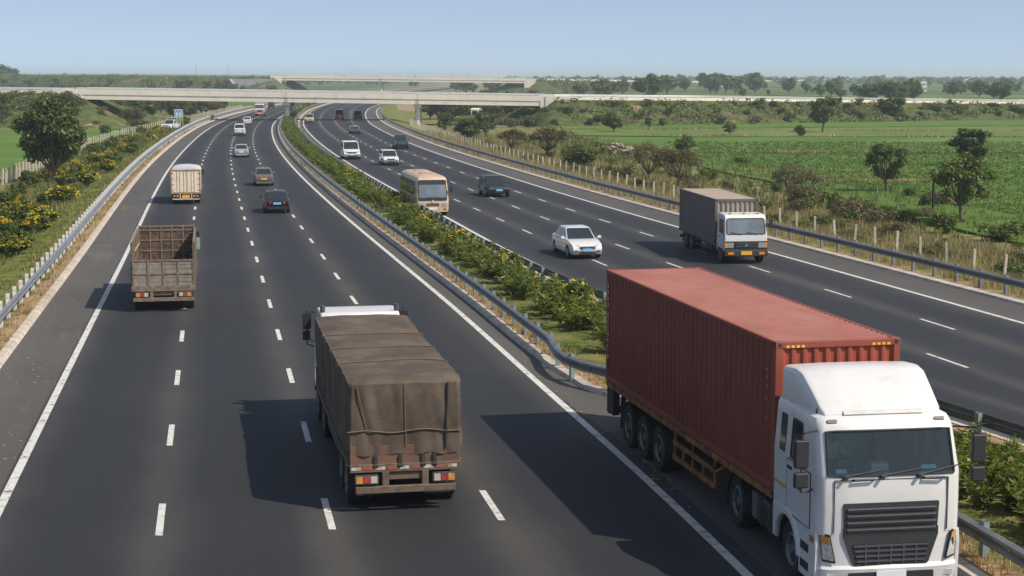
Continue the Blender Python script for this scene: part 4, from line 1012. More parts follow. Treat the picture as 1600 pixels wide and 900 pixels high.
for y in (2.1, 4.15, 6.3):
    m.tube([rp_(x, y + .05 * sin(x * 3), z) for x, z in sec], .013, 4)
m.tube([rp_(lerp(-.98, -.8, i / 12), -.01, lerp(2.7, 1.74, i / 12), .02) for i in range(13)], .012, 4); m.tube([rp_(lerp(.0, .02, i / 12), -.01, lerp(2.74, 1.4, i / 12), .02) for i in range(13)], .008, 4)
m.build('rope', ROPE, tp)
m = MB(); m.tube([rp_(lerp(.9, .84, i / 12), -.01, lerp(2.74, 1.35, i / 12), .025) for i in range(13)], .016, 4); m.build('strap', PLAST, tp)
# cab seen from behind, above and the left
cb = cabover(t, 9.5, 11.35, 2.2, .62, 2.88, WHITE, plate=PLATEW, wheel_y=9.95)
m = MB()
for s in (-1, 1): m.cyl((s * .98, 9.7, 2.9), (s * .98, 9.7, 3.08), .07, n=10)
m.build('roof_horn', PLASTG, t)
for s in (-1, 1):
    m = MB(); m.tube([(s * 1.12, 10.9, 2.75), (s * 1.32, 10.95, 2.78), (s * 1.32, 10.95, 1.85), (s * 1.14, 10.9, 1.8)], .022, 6); m.box((s * 1.34, 10.93, 2.5), (.2, .12, .45)); m.box((s * 1.34, 10.93, 2.1), (.2, .12, .24)); m.build('mirror', PLAST, t, bevel=.02)

# ------------------------------------------------------------------ empty open lorry
BOARD = M('weathered_grey_board', (.26, .25, .22), .8, var=.3, scale=4, dirt=(.19, .14, .1), dscale=3, damt=(.4, .68))
BROWNI = M('brown_timber_lining', (.15, .11, .085), .8, var=.35, scale=3, dirt=(.07, .045, .035), dscale=5, damt=(.4, .6))
IRON = M('rusty_iron_frame', (.2, .15, .11), .75, var=.25, scale=5, dirt=(.1, .07, .05), dscale=6)
t = thing('open_truck', 'empty rusty brown open lorry with a high slatted body and grey boards on its tailgate', 'truck', (-13.55, 64.2, 0), atan2(.178, .984))
LW, LT, ZF, ZS, ZG = 1.2, 6.2, 1.0, 2.78, 2.0
chassis(t, .3, 8.3, .92, 2.2); m = MB(); m.b2(-LW, LW, 0.02, LT, ZF - .1, ZF); m.build('load_floor', BROWNI, t)
def grid_wall(nm, side, u0, u1, z0, z1, nv, hs, board, place, thick=.03):
    m = MB(); rows = 6
    for k in range(rows):
        a, b = lerp(z0, z1, k / rows) + .008, lerp(z0, z1, (k + 1) / rows) - .008; place(m, u0, u1, a, b, 0, thick)
    o = m.build(nm, board, t); f = MB()
    for k in range(nv + 1): u = lerp(u0 + .03, u1 - .03, k / nv); place(f, u - .03, u + .03, z0 - .04, z1 + .03, -.03, thick + .03)
    for z in hs: place(f, u0, u1, z - .03, z + .03, -.026, thick + .026)
    f.build('frame', IRON, o); return o
pf = lambda y: (lambda m, a, b, z0, z1, d0, d1: m.b2(a, b, y + d0, y + d1, z0, z1))
px = lambda x, s: (lambda m, a, b, z0, z1, d0, d1: m.b2(min(x - s * d0, x - s * d1), max(x - s * d0, x - s * d1), a, b, z0, z1))
grid_wall('tailgate', 0, -LW + .02, LW - .02, ZF - .02, ZG, 4, (ZF + .0, 1.48, ZG), BOARD, pf(0))
grid_wall('front_wall', 0, -LW + .03, LW - .03, ZF, ZS + .02, 5, (1.3, 1.75, 2.2, 2.62, ZS), BROWNI, pf(LT))
for s in (-1, 1): grid_wall('side_wall', s, 0.05, LT, ZF, ZS - .12, 8, (1.25, 1.7, 2.2, ZS - .1), BROWNI, px(s * LW, s))
m = MB(); m.b2(-LW - .02, LW + .02, -.06, .04, .8, 1.0); m.build('rear_beam', IRON, t, bevel=.01)
m = MB(); m.b2(-1.16, 1.16, -.14, -.04, .42, .56); m.build('rear_bumper', IRON, t, bevel=.01)
m = MB()
for x in (-.46, .46): m.b2(x - .06, x + .06, -.05, .25, .5, .85)
m.b2(-.42, .42, .02, .05, .64, .82); m.build('bumper_bracket', IRON, t)
for x in (-.82, .82): rear_lamp(t, x, -.06, .68, .52, .2)
for y in (1.0, 2.2):
    for s in (-1, 1): wheel(t, s * 1.14, y, .48, .5, s, 'dual')
for s in (-1, 1): wheel(t, s * 1.1, 7.25, .48, .3, s, 'steel')
m = MB(); m.tube([(-1.1, .8, 2.3), (-.95, 2., 2.5), (-1.05, 3.6, 1.9), (-1.1, 4.4, 1.2)], .02, 5); m.build('rope', M('pale_rope', (.4, .36, .3), .9), t)
cabover(t, 6.4, 8.2, 2.2, .6, 2.55, M('dull_brown_cab_paint', (.25, .16, .1), .5, var=.2), plate=PLATEY, wheel_y=7.25)
m = MB(); m.box((1.3, 6.9, 1.95), (.16, .1, .5)); m.tube([(1.1, 7.6, 2.2), (1.3, 6.95, 2.2), (1.3, 6.95, 1.7), (1.1, 7.6, 1.6)], .025, 5); m.build('mirror', M('pale_green_mirror', (.25, .33, .27), .4), t, bevel=.02)

# ------------------------------------------------------------------ cream box lorry
CREAM = M('cream_panel_paint', (.76, .66, .51), .55, var=.08, dirt=(.42, .31, .2), dscale=2.2, damt=(.55, .8))
CRIM = M('brown_cream_trim', (.32, .23, .15), .6, var=.2)
t = thing('box_truck', 'cream box lorry with double rear doors and domed white roof in the slow lane', 'truck', (-23.3, 118.8, 0), atan2(.17, .985))
BW = 1.03; chassis(t, .2, 6.8, .72, 2.0)
m = MB(); m.b2(-BW, BW, 0, 4.9, .78, 2.42); bx = m.build('box_body', CREAM, t, bevel=.03)
m = MB(); arc = [(-BW * .96, 2.42)] + [(BW * .96 * -cos(a), 2.42 + .2 * sin(a)) for a in [radians(q) for q in range(12, 180, 14)]] + [(BW * .96, 2.42)]; m.prism(arc, 'y', .04, 4.86); m.build('roof', WHITE, t, smooth=40)
for s in (-1, 1):
    d = MB().rp(bq(s * .5 - .46, s * .5 + .46, .86, 2.34, 0), .02, .03).build('rear_door', CREAM, t); k = MB()
    for x in (s * .12, s * .4, s * .6): k.cyl((x, -.045, .86), (x, -.045, 2.34), .014, n=6)
    for z in (1.0, 1.4, 1.8, 2.2): k.b2(s * .93 - .09, s * .93 + .09, -.05, -.03, z - .03, z + .03)
    k.build('locking_bar', CRIM, d)
m = MB()
for s in (-1, 1): m.b2(s * (BW - .02) - .04, s * (BW - .02) + .04, -.05, .0, .76, 2.46)
m.b2(-BW - .02, BW + .02, -.06, 0, 2.38, 2.47); m.b2(-BW, BW, -.06, 0, .74, .84); m.build('door_frame', CRIM, t)
m = MB(); m.b2(-.95, .95, -.08, -.0, .32, .4)
for x in (-.4, .4): m.b2(x - .04, x + .04, -.06, .02, .36, .78)
m.build('rear_bumper', M('pale_bumper', (.5, .46, .42), .6), t)
m = MB(); m.b2(-.98, .98, .05, .1, .36, .76); m.build('rear_panel', PLAST, t)
for x in (-.7, .7): rear_lamp(t, x, .0, .58, .4, .16)
MB().rp(bq(-.27, .27, .42, .66, -.01), .03, .03).build('number_plate', PLATEY, t)
for s in (-1, 1):
    wheel(t, s * .98, 1.1, .42, .42, s, 'dual'); wheel(t, s * .96, 5.6, .42, .26, s, 'steel')
cabover(t, 5.0, 6.7, 1.95, .5, 2.3, CREAM, plate=PLATEY, wheel_y=5.6)

# ------------------------------------------------------------------ grey container lorry with white cab, coming towards us
GREYC = rusted('grey_brown_container', (.13, .115, .105), (.1, .07, .05), .4); GREYE = rusted('pale_grey_container_end', (.28, .245, .21), (.16, .1, .06), .5); GREYR = rusted('dusty_grey_roof', (.33, .27, .22), (.2, .14, .1), .3)
t = thing('container_truck', 'white cabbed rigid lorry carrying a weathered grey container, beside the right hand verge', 'truck', (10.95, 84.3, 0), atan2(.122, 1) + pi)
container_box(t, 8.0, 2.2, 2.12, .92, -2.2, GREYC, GREYE, GREYR, 13, 8, GREYC, depth=.05, roofribs=24)
chassis(t, -6.1, 3.4, .9, 2.1); m = MB()
for s in (-1, 1): a, b = sorted((s * 1.05, s * 1.12)); m.b2(a, b, -6.2, 1.8, .8, .93)
m.build('side_rail', RUSTG, t)
for s in (-1, 1):
    m = MB(); a, b = sorted((s * 1.0, s * 1.05))
    for z in (.42, .66): m.b2(a, b, -2.6, 1.1, z, z + .08)
    for y in (-2.5, -1.3, -.1, 1.0): m.b2(a, b, y - .03, y + .03, .42, .84)
    m.build('underrun_guard', CHASSIS, t)
    for y in (-4.75, -3.5): wheel(t, s * 1.07, y, .48, .46, s, 'dual')
    wheel(t, s * 1.05, 2.72, .48, .28, s, 'steel')
    m = MB(); a, b = sorted((s * .55, s * 1.08)); m.b2(a, b, -5.35, -5.33, .25, .85); m.build('mud_flap', PLAST, t)
m = MB(); m.b2(-1.05, 1.05, -6.25, -6.15, .4, .55); m.build('rear_bumper', CHASSIS, t)
cabover(t, 2.0, 3.65, 2.14, .52, 2.4, WHITE, belt=1.42, lower=M('dark_lower_cab', (.035, .035, .037), .5), plate=PLATEY, glass=M('bright_windscreen', (.14, .17, .19), .08, var=.3, scale=1.3, spec=.9), wheel_y=2.72)
m = MB()
for x in (-.7, 0, .7): m.box((x, 3.15, 2.43), (.14, .09, .06))
m.build('roof_lamp', M('dull_orange_beacon', (.45, .17, .05), .4), t, bevel=.015)

# ------------------------------------------------------------------ tan bus
BUSP = M('tan_bus_paint', (.6, .44, .26), .45, coat=.15, var=.08, dirt=(.36, .24, .17), dscale=1.4, damt=(.5, .75)); BUSR = M('dusty_bus_roof', (.46, .38, .3), .6, var=.1, dirt=(.38, .27, .21), dscale=1.0, damt=(.5, .6))
BUSS = M('dull_bus_side', (.36, .25, .17), .5, var=.12, dirt=(.22, .16, .12), dscale=1.4)
t = thing('bus', 'tan coach with a large windscreen in the lane beside the median', 'bus', (-6.0, 112.5, 0), heading('R1', 112, False))
bw, bl_ = 1.06, 4.35
def brng(z, w, yf, yb, r=.16):
    o = []
    for cx_, cy_, a0 in ((w - r, yf - r, 0), (-w + r, yf - r, 90), (-w + r, yb + r, 180), (w - r, yb + r, 270)):
        for k in range(5): a = radians(a0 + k * 22.5); o.append((cx_ + r * cos(a), cy_ + r * sin(a), z))
    return o
m = MB(); m.loft([brng(.3, bw - .04, bl_ - .04, -bl_ + .04), brng(.42, bw, bl_, -bl_), brng(1.05, bw, bl_ - .02, -bl_), brng(1.3, bw, bl_ - .07, -bl_), brng(2.3, bw - .07, bl_ - .32, -bl_ + .1), brng(2.48, bw - .12, bl_ - .42, -bl_ + .16)]); m.build('body', BUSP, t, smooth=40)
m = MB(); m.loft([brng(2.47, bw - .115, bl_ - .415, -bl_ + .155, .2), brng(2.58, bw - .25, bl_ - .55, -bl_ + .3, .2), brng(2.63, bw - .5, bl_ - .8, -bl_ + .5, .2)]); ro = m.build('roof', BUSR, t, smooth=50)
m = MB(); m.b2(-.4, .4, .6, 1.9, 2.62, 2.68); m.b2(-.35, .35, -2.4, -1.6, 2.62, 2.68); m.build('roof_hatch', M('pinkish_hatch', (.46, .26, .2), .6), ro, bevel=.02)
wy = lambda z: bl_ - .07 - .25 * (z - 1.3) / 1.0
q = [(bw * .9, wy(1.02) - .02, 1.02), (-bw * .9, wy(1.02) - .02, 1.02), (-bw * .86, wy(2.36), 2.36), (bw * .86, wy(2.36), 2.36)]
wo = MB().rp(q, .12, .02).build('windscreen', GLASS_DARK, t)
MB().rp([(bw * .84, wy(1.22), 1.22), (-bw * .84, wy(1.22), 1.22), (-bw * .83, wy(2.05), 2.05), (bw * .83, wy(2.05), 2.05)], .06, .026).build('windscreen_glass', M('bright_windscreen', (.14, .17, .19)), wo)
m = MB()
for s in (-1, 1): m.tube([(s * .06, wy(1.1) + .03, 1.08), (s * .25, wy(1.2) + .03, 1.28), (s * .62, wy(1.1) + .03, 1.08)], .016, 4)
m.build('wiper', PLAST, t)
MB().rp(fq(-.42, .42, .68, .86, bl_ - .005), .03, .02).build('grille', PLASTG, t); e = MB(); e.cyl((0, bl_ - .02, .98), (0, bl_ + .03, .98), .075, n=12); e.build('emblem', M('pale_badge', (.65, .6, .5), .4), t)
for s in (-1, 1):
    lamp(t, 'headlight', fq(s * .74 - .18, s * .74 + .18, .62, .86, bl_ - .02), LAMPC, .05, .03); lamp(t, 'fog_lamp', fq(s * .78 - .08, s * .78 + .08, .42, .5, bl_ - .01), PLAST, .02, .02)
    for k in range(9):
        y0 = 3.15 - k * .82; MB().rp(sq(s, bw - .008, y0 - .74, y0, 1.32, 2.22, .055), .05, .012).build('side_window', GLASS_DARK, t)
    m = MB(); a, b = sorted((s * (bw - .02), s * (bw + .004))); m.b2(a, b, -bl_ + .3, bl_ - .35, .46, 1.24); m.build('side_panel', BUSS, t)
    m = MB(); m.tube([(s * (bw - .15), bl_ - .3, 2.3), (s * (bw + .16), bl_ + .02, 2.2), (s * (bw + .16), bl_ + .02, 1.8)], .02, 5); m.box((s * (bw + .16), bl_, 1.75), (.17, .08, .42)); m.build('mirror', PLAST, t, bevel=.015)
    for y in (3.2, -2.5): wheel(t, s * (bw + .006), y, .44, .3 if y > 0 else .5, s, 'steel')
MB().rp(fq(-.27, .27, .44, .58, bl_ + .0), .01, .02).build('number_plate', PLATEW, t)
MB().rp(fq(-bw * .93, bw * .93, .3, .42, bl_ - .03), .03, .03).build('bumper', BUSP, t)

# ------------------------------------------------------------------ cars
def at(line, y, off, away):
    return (X(line, y) + off, y), heading(line, y, away)
def put(name, label, cat, x, y, line, away, *a, **k):
    h = heading(line, y, away); return car(name, label, cat, (x, y), h, *a, **k)
put('sedan', 'white saloon car with a bright blue number plate, left of the grey lorry', 'car', 3.3, 84.9, 'RD2', False, 4.5, 1.72, 1.46, WHITE_CLEAN, 'sedan', plate_f=PLATEB)
put('suv', 'shiny black car with bright headlights coming towards us behind the bus', 'car', -1.4, 127.6, 'RD3', False, 4.6, 1.8, 1.5, BLACKP, 'suv', plate_f=PLATEB)
put('sedan', 'black hatchback with red tail lights and a pale blue plate, driving away', 'car', -16.0, 112.6, 'D2', True, 4.3, 1.72, 1.44, BLACKP, 'suv', plate_r=PLATEB)
put('sedan', 'dark silver saloon with red tail lights and a yellow plate, ahead of the black hatchback', 'car', -20.95, 140.2, 'D2', True, 4.2, 1.62, 1.45, M('beige_car_paint', (.17, .15, .14), .35, metal=.2), 'sedan', plate_r=PLATEY)
put('sedan', 'silver saloon driving away in the middle lane', 'car', -30.7, 189.2, 'D2', True, 4.3, 1.65, 1.42, SILVER, 'sedan', plate_r=PLATEW)
put('jeep', 'white boxy jeep driving away short of the bridge shadow', 'jeep', -41.6, 255.2, 'D2', True, 4.2, 1.75, 1.85, WHITE, 'suv', two_tone=WHITE_CLEAN, plate_r=PLATEW)
put('hatchback', 'small white car at the edge of the bridge shadow, driving away', 'car', -50.0, 316, 'D2', True, 4.0, 1.6, 1.4, WHITE_CLEAN, 'sedan')
put('minivan', 'white people carrier with a dark grille, close beside the median barrier', 'minivan', -17.9, 184.6, 'R1', False, 4.9, 1.95, 1.92, WHITE, 'van', plate_f=PLATEW)
put('suv', 'white crossover car in the second lane, coming towards us behind the bus', 'car', -12.7, 171.8, 'RD1', False, 4.4, 1.75, 1.52, WHITE_CLEAN, 'suv', plate_f=None)
put('pickup', 'dark blue pickup in the lane nearest the right edge line, far off', 'pickup', -14.1, 210.6, 'RD3', False, 4.8, 1.75, 1.72, DARKP, 'pickup')
put('sports_car', 'low dark car with a pale bonnet in the third lane, far off', 'car', -24.9, 264, 'RD2', False, 4.3, 1.75, 1.2, DARKP, 'sport', two_tone=SILVER)
put('jeep', 'tan jeep beside the median just short of the bridge', 'jeep', -39.2, 324, 'R1', False, 4.0, 1.65, 1.75, TANP, 'suv', plate_f=None)
put('pickup', 'red and white pickup passing beneath the near bridge', 'pickup', -35.8, 347, 'RD1', False, 4.6, 1.9, 2.1, REDP, 'suv', two_tone=WHITE_CLEAN, plate_f=PLATEW)
put('jeep', 'black jeep with a pale bonnet passing beneath the near bridge', 'jeep', -32.0, 347, 'RD2', False, 4.2, 1.75, 1.9, BLACKP, 'suv', two_tone=DARKP)
put('van', 'distant dark van beyond the near bridge on the left carriageway', 'van', -67.5, 470, 'L1', True, 4.6, 1.8, 1.9, DARKP, 'van')
t = thing('lorry', 'distant white cabbed lorry with red bumper beneath the near bridge', 'truck', (-57.8, 384, 0), heading('D3', 384, False))
m = MB(); m.b2(-1.08, 1.08, -4.2, 1.3, .8, 3.0); m.build('cargo_box', M('tan_cargo_cover', (.35, .23, .15), .8, var=.2), t, bevel=.04); chassis(t, -4, 2.8, .85, 2)
cabover(t, 1.4, 3.0, 2.1, .55, 2.7, WHITE, lower=M('pinkish_red_lower', (.45, .16, .13), .5), plate=PLATEW, wheel_y=2.1)
for s in (-1, 1):
    wheel(t, s * 1.02, -2.6, .46, .4, s, 'dual'); wheel(t, s * 1.0, 2.1, .46, .28, s, 'steel')
# pickup parked on the left verge with a green crate, and the blue board behind it
gx, gy = -59.6, 292
p = car('pickup', 'white pickup parked on the grass beyond the left barrier with a green load', 'pickup', (gx, gy), radians(172), 5.2, 1.9, 1.75, WHITE, 'pickup'); p.location.z = gpos(gx, gy) + .1
m = MB(); m.b2(-.85, .85, -2.5, -.6, .95, 2.0); m.build('cargo', M('green_tarp_crate', (.06, .2, .07), .7, var=.3), p, bevel=.05)
m = MB()
for x in (-.9, .9):
    for y in (-2.55, -.55): m.b2(x - .04, x + .04, y - .04, y + .04, .9, 2.1)
m.b2(-.94, .94, -2.59, -2.51, 2.02, 2.1); m.b2(-.94, .94, -.59, -.51, 2.02, 2.1); m.build('load_rack', WHITE_CLEAN, p)
bt = thing('notice_board', 'blue and white notice board on two posts standing behind the parked white pickup', 'sign', (gx + .2, gy + 6, gpos(gx, gy)), .15)
m = MB()
for x in (-.7, .7): m.b2(x - .05, x + .05, -.05, .05, -.5, 3.1)
m.build('post', FPOST, bt); m = MB(); m.b2(-.72, .72, -.07, -.05, 2.2, 3.5); bo = m.build('board', WHITE_CLEAN, bt); MB().rp(bq(-.62, .62, 2.32, 3.36, -.07), .04, .006).build('panel', BLUEP, bo)
m = MB()
for x in (-.45, 0.1): m.rp(bq(x, x + .3, 2.35, 2.95, -.076), .06, .005)
m.build('panel_figure', M('pale_blue_mark', (.5, .65, .75), .5), bo)

# ------------------------------------------------------------------ bridges and their approaches
_f, _p = 2600., .12702
def G(px, py, z=-1.0):
    """point of the ground (height z) seen at a place of the photograph"""
    u, v = (px - 800) / _f, (450 - py) / _f; d = (u, cos(_p) + v * sin(_p), v * cos(_p) - sin(_p)); k = (z - 9.12) / d[2]
    return d[0] * k, d[1] * k
CONC = M('pale_concrete', (.76, .7, .6), .8, var=.07, scale=.6, dirt=(.5, .45, .37), dscale=.35, damt=(.55, .8)); CONCD = M('weathered_concrete', (.42, .4, .36), .85, var=.1, scale=.5, dirt=(.27, .24, .2), dscale=.5)
RAILM = M('white_steel_rail', (.62, .64, .64), .5, var=.08)
DECKR = M('bridge_road', (.1, .1, .1), .9)
def emb_mat():
    t = NT('embankment_scrub'); o = t.obj(); n = t.noise(.055, 6, .65); n2 = t.noise(.6, 6, .7); n3 = t.noise(.12, 5, .7, o, (1, 1, 2.))
    g = t.ramp(n2, [(.3, (.04, .062, .016)), (.5, (.08, .1, .032)), (.7, (.16, .145, .065))]); e = t.ramp(n2, [(.35, (.15, .09, .055)), (.55, (.26, .18, .12)), (.7, (.4, .34, .27))])
    t.bsdf(t.mix(t.ramp(n3, [(.56, 0.), (.68, .85)]), g, e), .95, normal=t.bump(n2, .8, .4), spec=.1); return t.m
EMB = emb_mat()
def path_at(P, s):
    for a, b in zip(P, P[1:]):
        L = hypot(b[0] - a[0], b[1] - a[1])
        if s <= L or b is P[-1]:
            k = s / L; return [lerp(a[i], b[i], k) for i in range(3)], ((b[0] - a[0]) / L, (b[1] - a[1]) / L)
        s -= L
def plen(P): return sum(hypot(b[0] - a[0], b[1] - a[1]) for a, b in zip(P, P[1:]))
def embankment(P, w, run, step=4, end_cone=True, zb=-1.3):
    """P runs away from the bridge; grassy bank with a rounded end cone"""
    L = plen(P); n = int(L / step); m = MB(); R = []
    us = [(-1, k / 8) for k in range(9)] + [(1, 1 - k / 8) for k in range(9)]
    for j in range(-6 if end_cone else 0, n + 1):
        s = max(j, 0) * step; c, d = path_at(P, min(s, L - .01)); nx, ny = -d[1], d[0]; r = []
        e = max(0, -j) / 6
        for side, k in us:
            z = lerp(zb, c[2], k); rr = run * (c[2] - zb)
            if e: z = min(z, lerp(c[2], zb, e))
            off = side * (w + rr * (1 - k)); bx, by = c[0] - d[0] * e * rr * .55, c[1] - d[1] * e * rr * .55
            q = .5 * mnoise.noise(Vector((bx * .13 + side * 9, off * .2 + by * .1, 2))) * (1 if .05 < k < .95 else 0)
            r.append((bx + nx * off, by + ny * off, z + q))
        R.append(r)
    m.loft(R, cap=False, closed=False); return kind(m.build('embankment', EMB, smooth=60), 'structure')
def approach(P, w, label):
    """parapet walls and rail along both sides of the approach road"""
    t = thing('parapet', label, 'parapet', (P[0][0], P[0][1], P[0][2]), 0, 'parapets on the approach roads'); o = P[0]; L = plen(P)
    for side in (-1, 1):
        A = []; B = []
        s = 0
        while s < L:
            c, d = path_at(P, s); x, y = c[0] - d[1] * side * w - o[0], c[1] + d[0] * side * w - o[1]; A.append((x, y, c[2] - o[2])); s += 4
        m = MB(); m.loft([[(x, y - .12, z - .4), (x, y - .12, z + .55), (x, y + .12, z + .55), (x, y + .12, z - .4)] for x, y, z in A]); m.build('wall', CONC, t, smooth=40)
        r = MB()
        for h in (.78, 1.0): r.tube([(x, y, z + h) for x, y, z in A], .055, 5)
        for x, y, z in A: r.box((x, y, z + .8), (.1, .1, .55))
        r.build('railing', RAILM, t)
    m = MB(); R = []; s = 0
    while s < L:
        c, d = path_at(P, s); R.append([(c[0] - d[1] * q * w - o[0], c[1] + d[0] * q * w - o[1], c[2] - o[2] + .03) for q in (-1, 1)]); s += 4
    m.loft(R, cap=False, closed=False); m.build('road_surface', DECKR, t); return t
def overpass(label, x0, x1, yc, wd, zt0, zt1, depth, piers, gz0, step):
    t = thing('overpass', label, 'bridge', ((x0 + x1) / 2, yc, 0)); xm = (x0 + x1) / 2; h = wd / 2
    zt = lambda x: lerp(zt0, zt1, (x - x0) / (x1 - x0))
    def bar(y0, y1, a, b, nm, mat, parent, xa=x0, xb=x1, bev=.0, n=24):
        m = MB(); R = []
        for i in range(n + 1):
            x = lerp(xa, xb, i / n); z = zt(x); R.append([(x - xm, y0, z - b), (x - xm, y0, z - a), (x - xm, y1, z - a), (x - xm, y1, z - b)])
        m.loft(R); return m.build(nm, mat, parent, bevel=bev)
    k = depth / 2.4
    bar(-h, h, 1.15 * k, 1.42 * k, 'deck', CONC, t); bar(-h + .3, h - .3, 1.12 * k, 1.15 * k - .003, 'road_surface', DECKR, t)
    for s in (-1, 1):
        a, b = sorted((s * h, s * (h - .25))); p = bar(a, b, .42 * k, 1.15 * k - .004, 'parapet', CONC, t)
        m = MB(); x = x0 + .4
        while x < x1: m.box((x - xm, s * (h - .12), zt(x) - .2 * k), (.12, .12, .46 * k)); x += step
        for q in (.03, .2): m.tube([(x - xm, s * (h - .12), zt(x) - q * k) for x in (x0, xm, x1)], .05 * k, 5)
        m.build('railing', RAILM, p)
    for q in (-.907, -.3, .3, .907): bar(q * h - .3, q * h + .3, 1.42 * k + .003, depth, 'girder', CONC, t, x0 + .5, x1 - .5)
    jm = MB()
    for x, g in piers:
        zc = zt(x) - depth; m = MB(); pw = .55 * k
        for y in (-h * .55, h * .55): m.cyl((x - xm, y, g - .6), (x - xm, y, zc - .55), pw, n=16)
        m.build('pillar', CONC, t, smooth=50); m = MB(); m.b2(x - xm - .8 * k, x - xm + .8 * k, -h * .9, h * .9, zc - .62 * k, zc - .004); m.build('pier_cap', CONC, t, bevel=.05)
        jm.b2(x - xm - .06, x - xm + .06, -h - .006, -h + .05, zt(x) - 1.42 * k, zt(x) - .42 * k)
        jm.b2(x - xm - .35, x - xm + .35, -.907 * h - .32, -.907 * h - .28, zc + .02, zt(x) - 1.45 * k)
    jm.build('deck_joint', CONCD, t)
    for x, s in ((x0, -1), (x1, 1)):
        m = MB(); zc = zt(x); m.b2(x - xm - 1.1, x - xm + 1.1, -h - .02, h + .02, gz0, zc - 1.43 * k); m.build('abutment', CONC, t, bevel=.03)
        zz = zc - .42 * k
        for y in (-h - .0, h): MB().prism([(x - xm, gz0), (x - xm + s * 5, zz - 2.2), (x - xm + s * 5, zz), (x - xm, zz)], 'y', y - .17, y + .17).build('wing_wall', CONC, t)
    return t
BX0, BX1, BY = -88.5, 6.8, 345
overpass('pale concrete road bridge across the motorway, the nearer and lower of two', BX0, BX1, BY, 9, 6.72, 5.34, 2.4, [(-46., .1), (-19.3, -1)], 1.4, 1.4)
PL = [(-89, 345, 5.5), (-130, 347, 5.9), (-420, 380, 6.2)]; PR = [(7, 345, 4.2), (40, 358, 3.8), (75, 381, 3.1), (130, 420, 2.0), (420, 640, 1.6)]
embankment(PL, 5, 3.4, 5); embankment(PR, 5, 2.4, 5)
approach(PL, 4.4, 'white parapet of the left approach road leading to the nearer bridge'); approach(PR, 4.4, 'long white parapet of the right approach road above the green fields')
overpass('distant pale concrete bridge above and behind the nearer bridge', -124, 7.6, 900, 11, 9.6, 8.0, 3.0, [(-70., -.5), (-121.5, -.5)], 1.5, 3)
QL = [(-124, 900, 8.2), (-230, 960, 9.0), (-430, 1190, 9.3), (-900, 1500, 9.4)]; QR = [(7.6, 900, 6.6), (60, 1080, 5.4), (150, 1450, 3.2), (520, 2600, 2.5)]
embankment(QL, 6, 2.0, 12); embankment(QR, 6, 2.4, 14)
approach(QL, 5.5, 'far white parapet on the left approach to the distant bridge'); approach(QR, 5.5, 'far white parapet on the right approach to the distant bridge')
rw = thing('retaining_wall', 'grey concrete retaining wall at the left end of the distant bridge', 'wall', (-130, 892, -1)); m = MB(); m.prism([(-14, 0), (4, 0), (4, 8.3), (-20, 8.3)], 'y', -.4, .4); m.build('wall', M('grey_retaining_concrete', (.33, .33, .33), .9, var=.12, scale=.4), rw)
m = MB(); m.prism([(-20.4, 8.3), (-14.2, 0), (-13.2, 0), (-19.2, 8.3)], 'y', -.6, -.42); m.build('edge_strip', CONC, rw)
# slope path beside the left abutment
m = MB(); P = [(-86.5, 336, 3.2), (-84, 331, 1.6), (-82.5, 326, .3), (-81, 320, -.6)]
m.loft([[(x - .6, y, z + .35), (x + .6, y, z + .35), (x + .6, y, z - .6), (x - .6, y, z - .6)] for x, y, z in P]); kind(m.build('path', M('bare_earth_path', (.4, .31, .23), .95, var=.15)), 'structure')

# ------------------------------------------------------------------ crop fields
def crop(name, a, b, c):
    t = NT(name); o = t.obj(); n = t.noise(.05, 5, .6); n2 = t.noise(1.6, 5, .75); n3 = t.noise(.25, 5, .65, o, (.25, 1.6, 1))
    col = t.ramp(t.math('ADD', t.math('MULTIPLY', n3, .55), t.math('MULTIPLY', n, .45)), [(.36, a), (.5, b), (.62, c)]); col = t.mix(1., col, t.ramp(n2, [(.3, .84), (.7, 1.12)]), 'MULTIPLY')
    t.bsdf(col, .95, normal=t.bump(n2, .5, .2), spec=.1); return t.m
CROP = crop('green_crop', (.065, .13, .022), (.095, .17, .034), (.145, .21, .056)); CROP2 = crop('pale_green_crop', (.09, .14, .035), (.125, .18, .05), (.18, .2, .075)); CROP3 = crop('brown_green_crop', (.07, .09, .03), (.11, .12, .045), (.16, .14, .07))
def field(pts, mat, z=-.8):
    P = [G(x, y, z) for x, y in pts]; m = MB(); m.prism([(x, y) for x, y in P], 'z', -1.3, z); o = m.build('field', mat, smooth=None); return kind(o, 'structure')
field([(925, 226), (1080, 240), (1950, 241), (2050, 470), (1560, 372), (1400, 335), (1290, 300), (1130, 268), (1020, 240)], CROP)
field([(905, 213), (1060, 215), (1950, 214), (1950, 238), (1080, 237), (940, 225)], CROP); field([(890, 203), (1950, 194), (1950, 212), (1060, 213), (900, 211)], CROP2)
field([(870, 194), (1950, 187), (1950, 193), (880, 201)], CROP)
field([(-40, 206), (120, 203), (228, 201), (185, 212), (90, 240), (-40, 277)], CROP); field([(-40, 200), (190, 197), (225, 200), (-40, 204)], CROP2)
random.seed(11)
for k in range(26):                                                       # far patchwork beyond the approach road
    Y = random.uniform(480, 2600); x = random.uniform(.02, .36) * Y + 20; a, b = random.uniform(60, 180), random.uniform(40, 160)
    m = MB(); s = random.uniform(-30, 30); m.prism([(x, Y), (x + a, Y + random.uniform(-10, 10)), (x + a + s, Y + b), (x + s, Y + b)], 'z', -1.3, -.78 + .002 * k); kind(m.build('field', random.choice([CROP, CROP2, CROP3, CROP2]), smooth=None), 'structure')
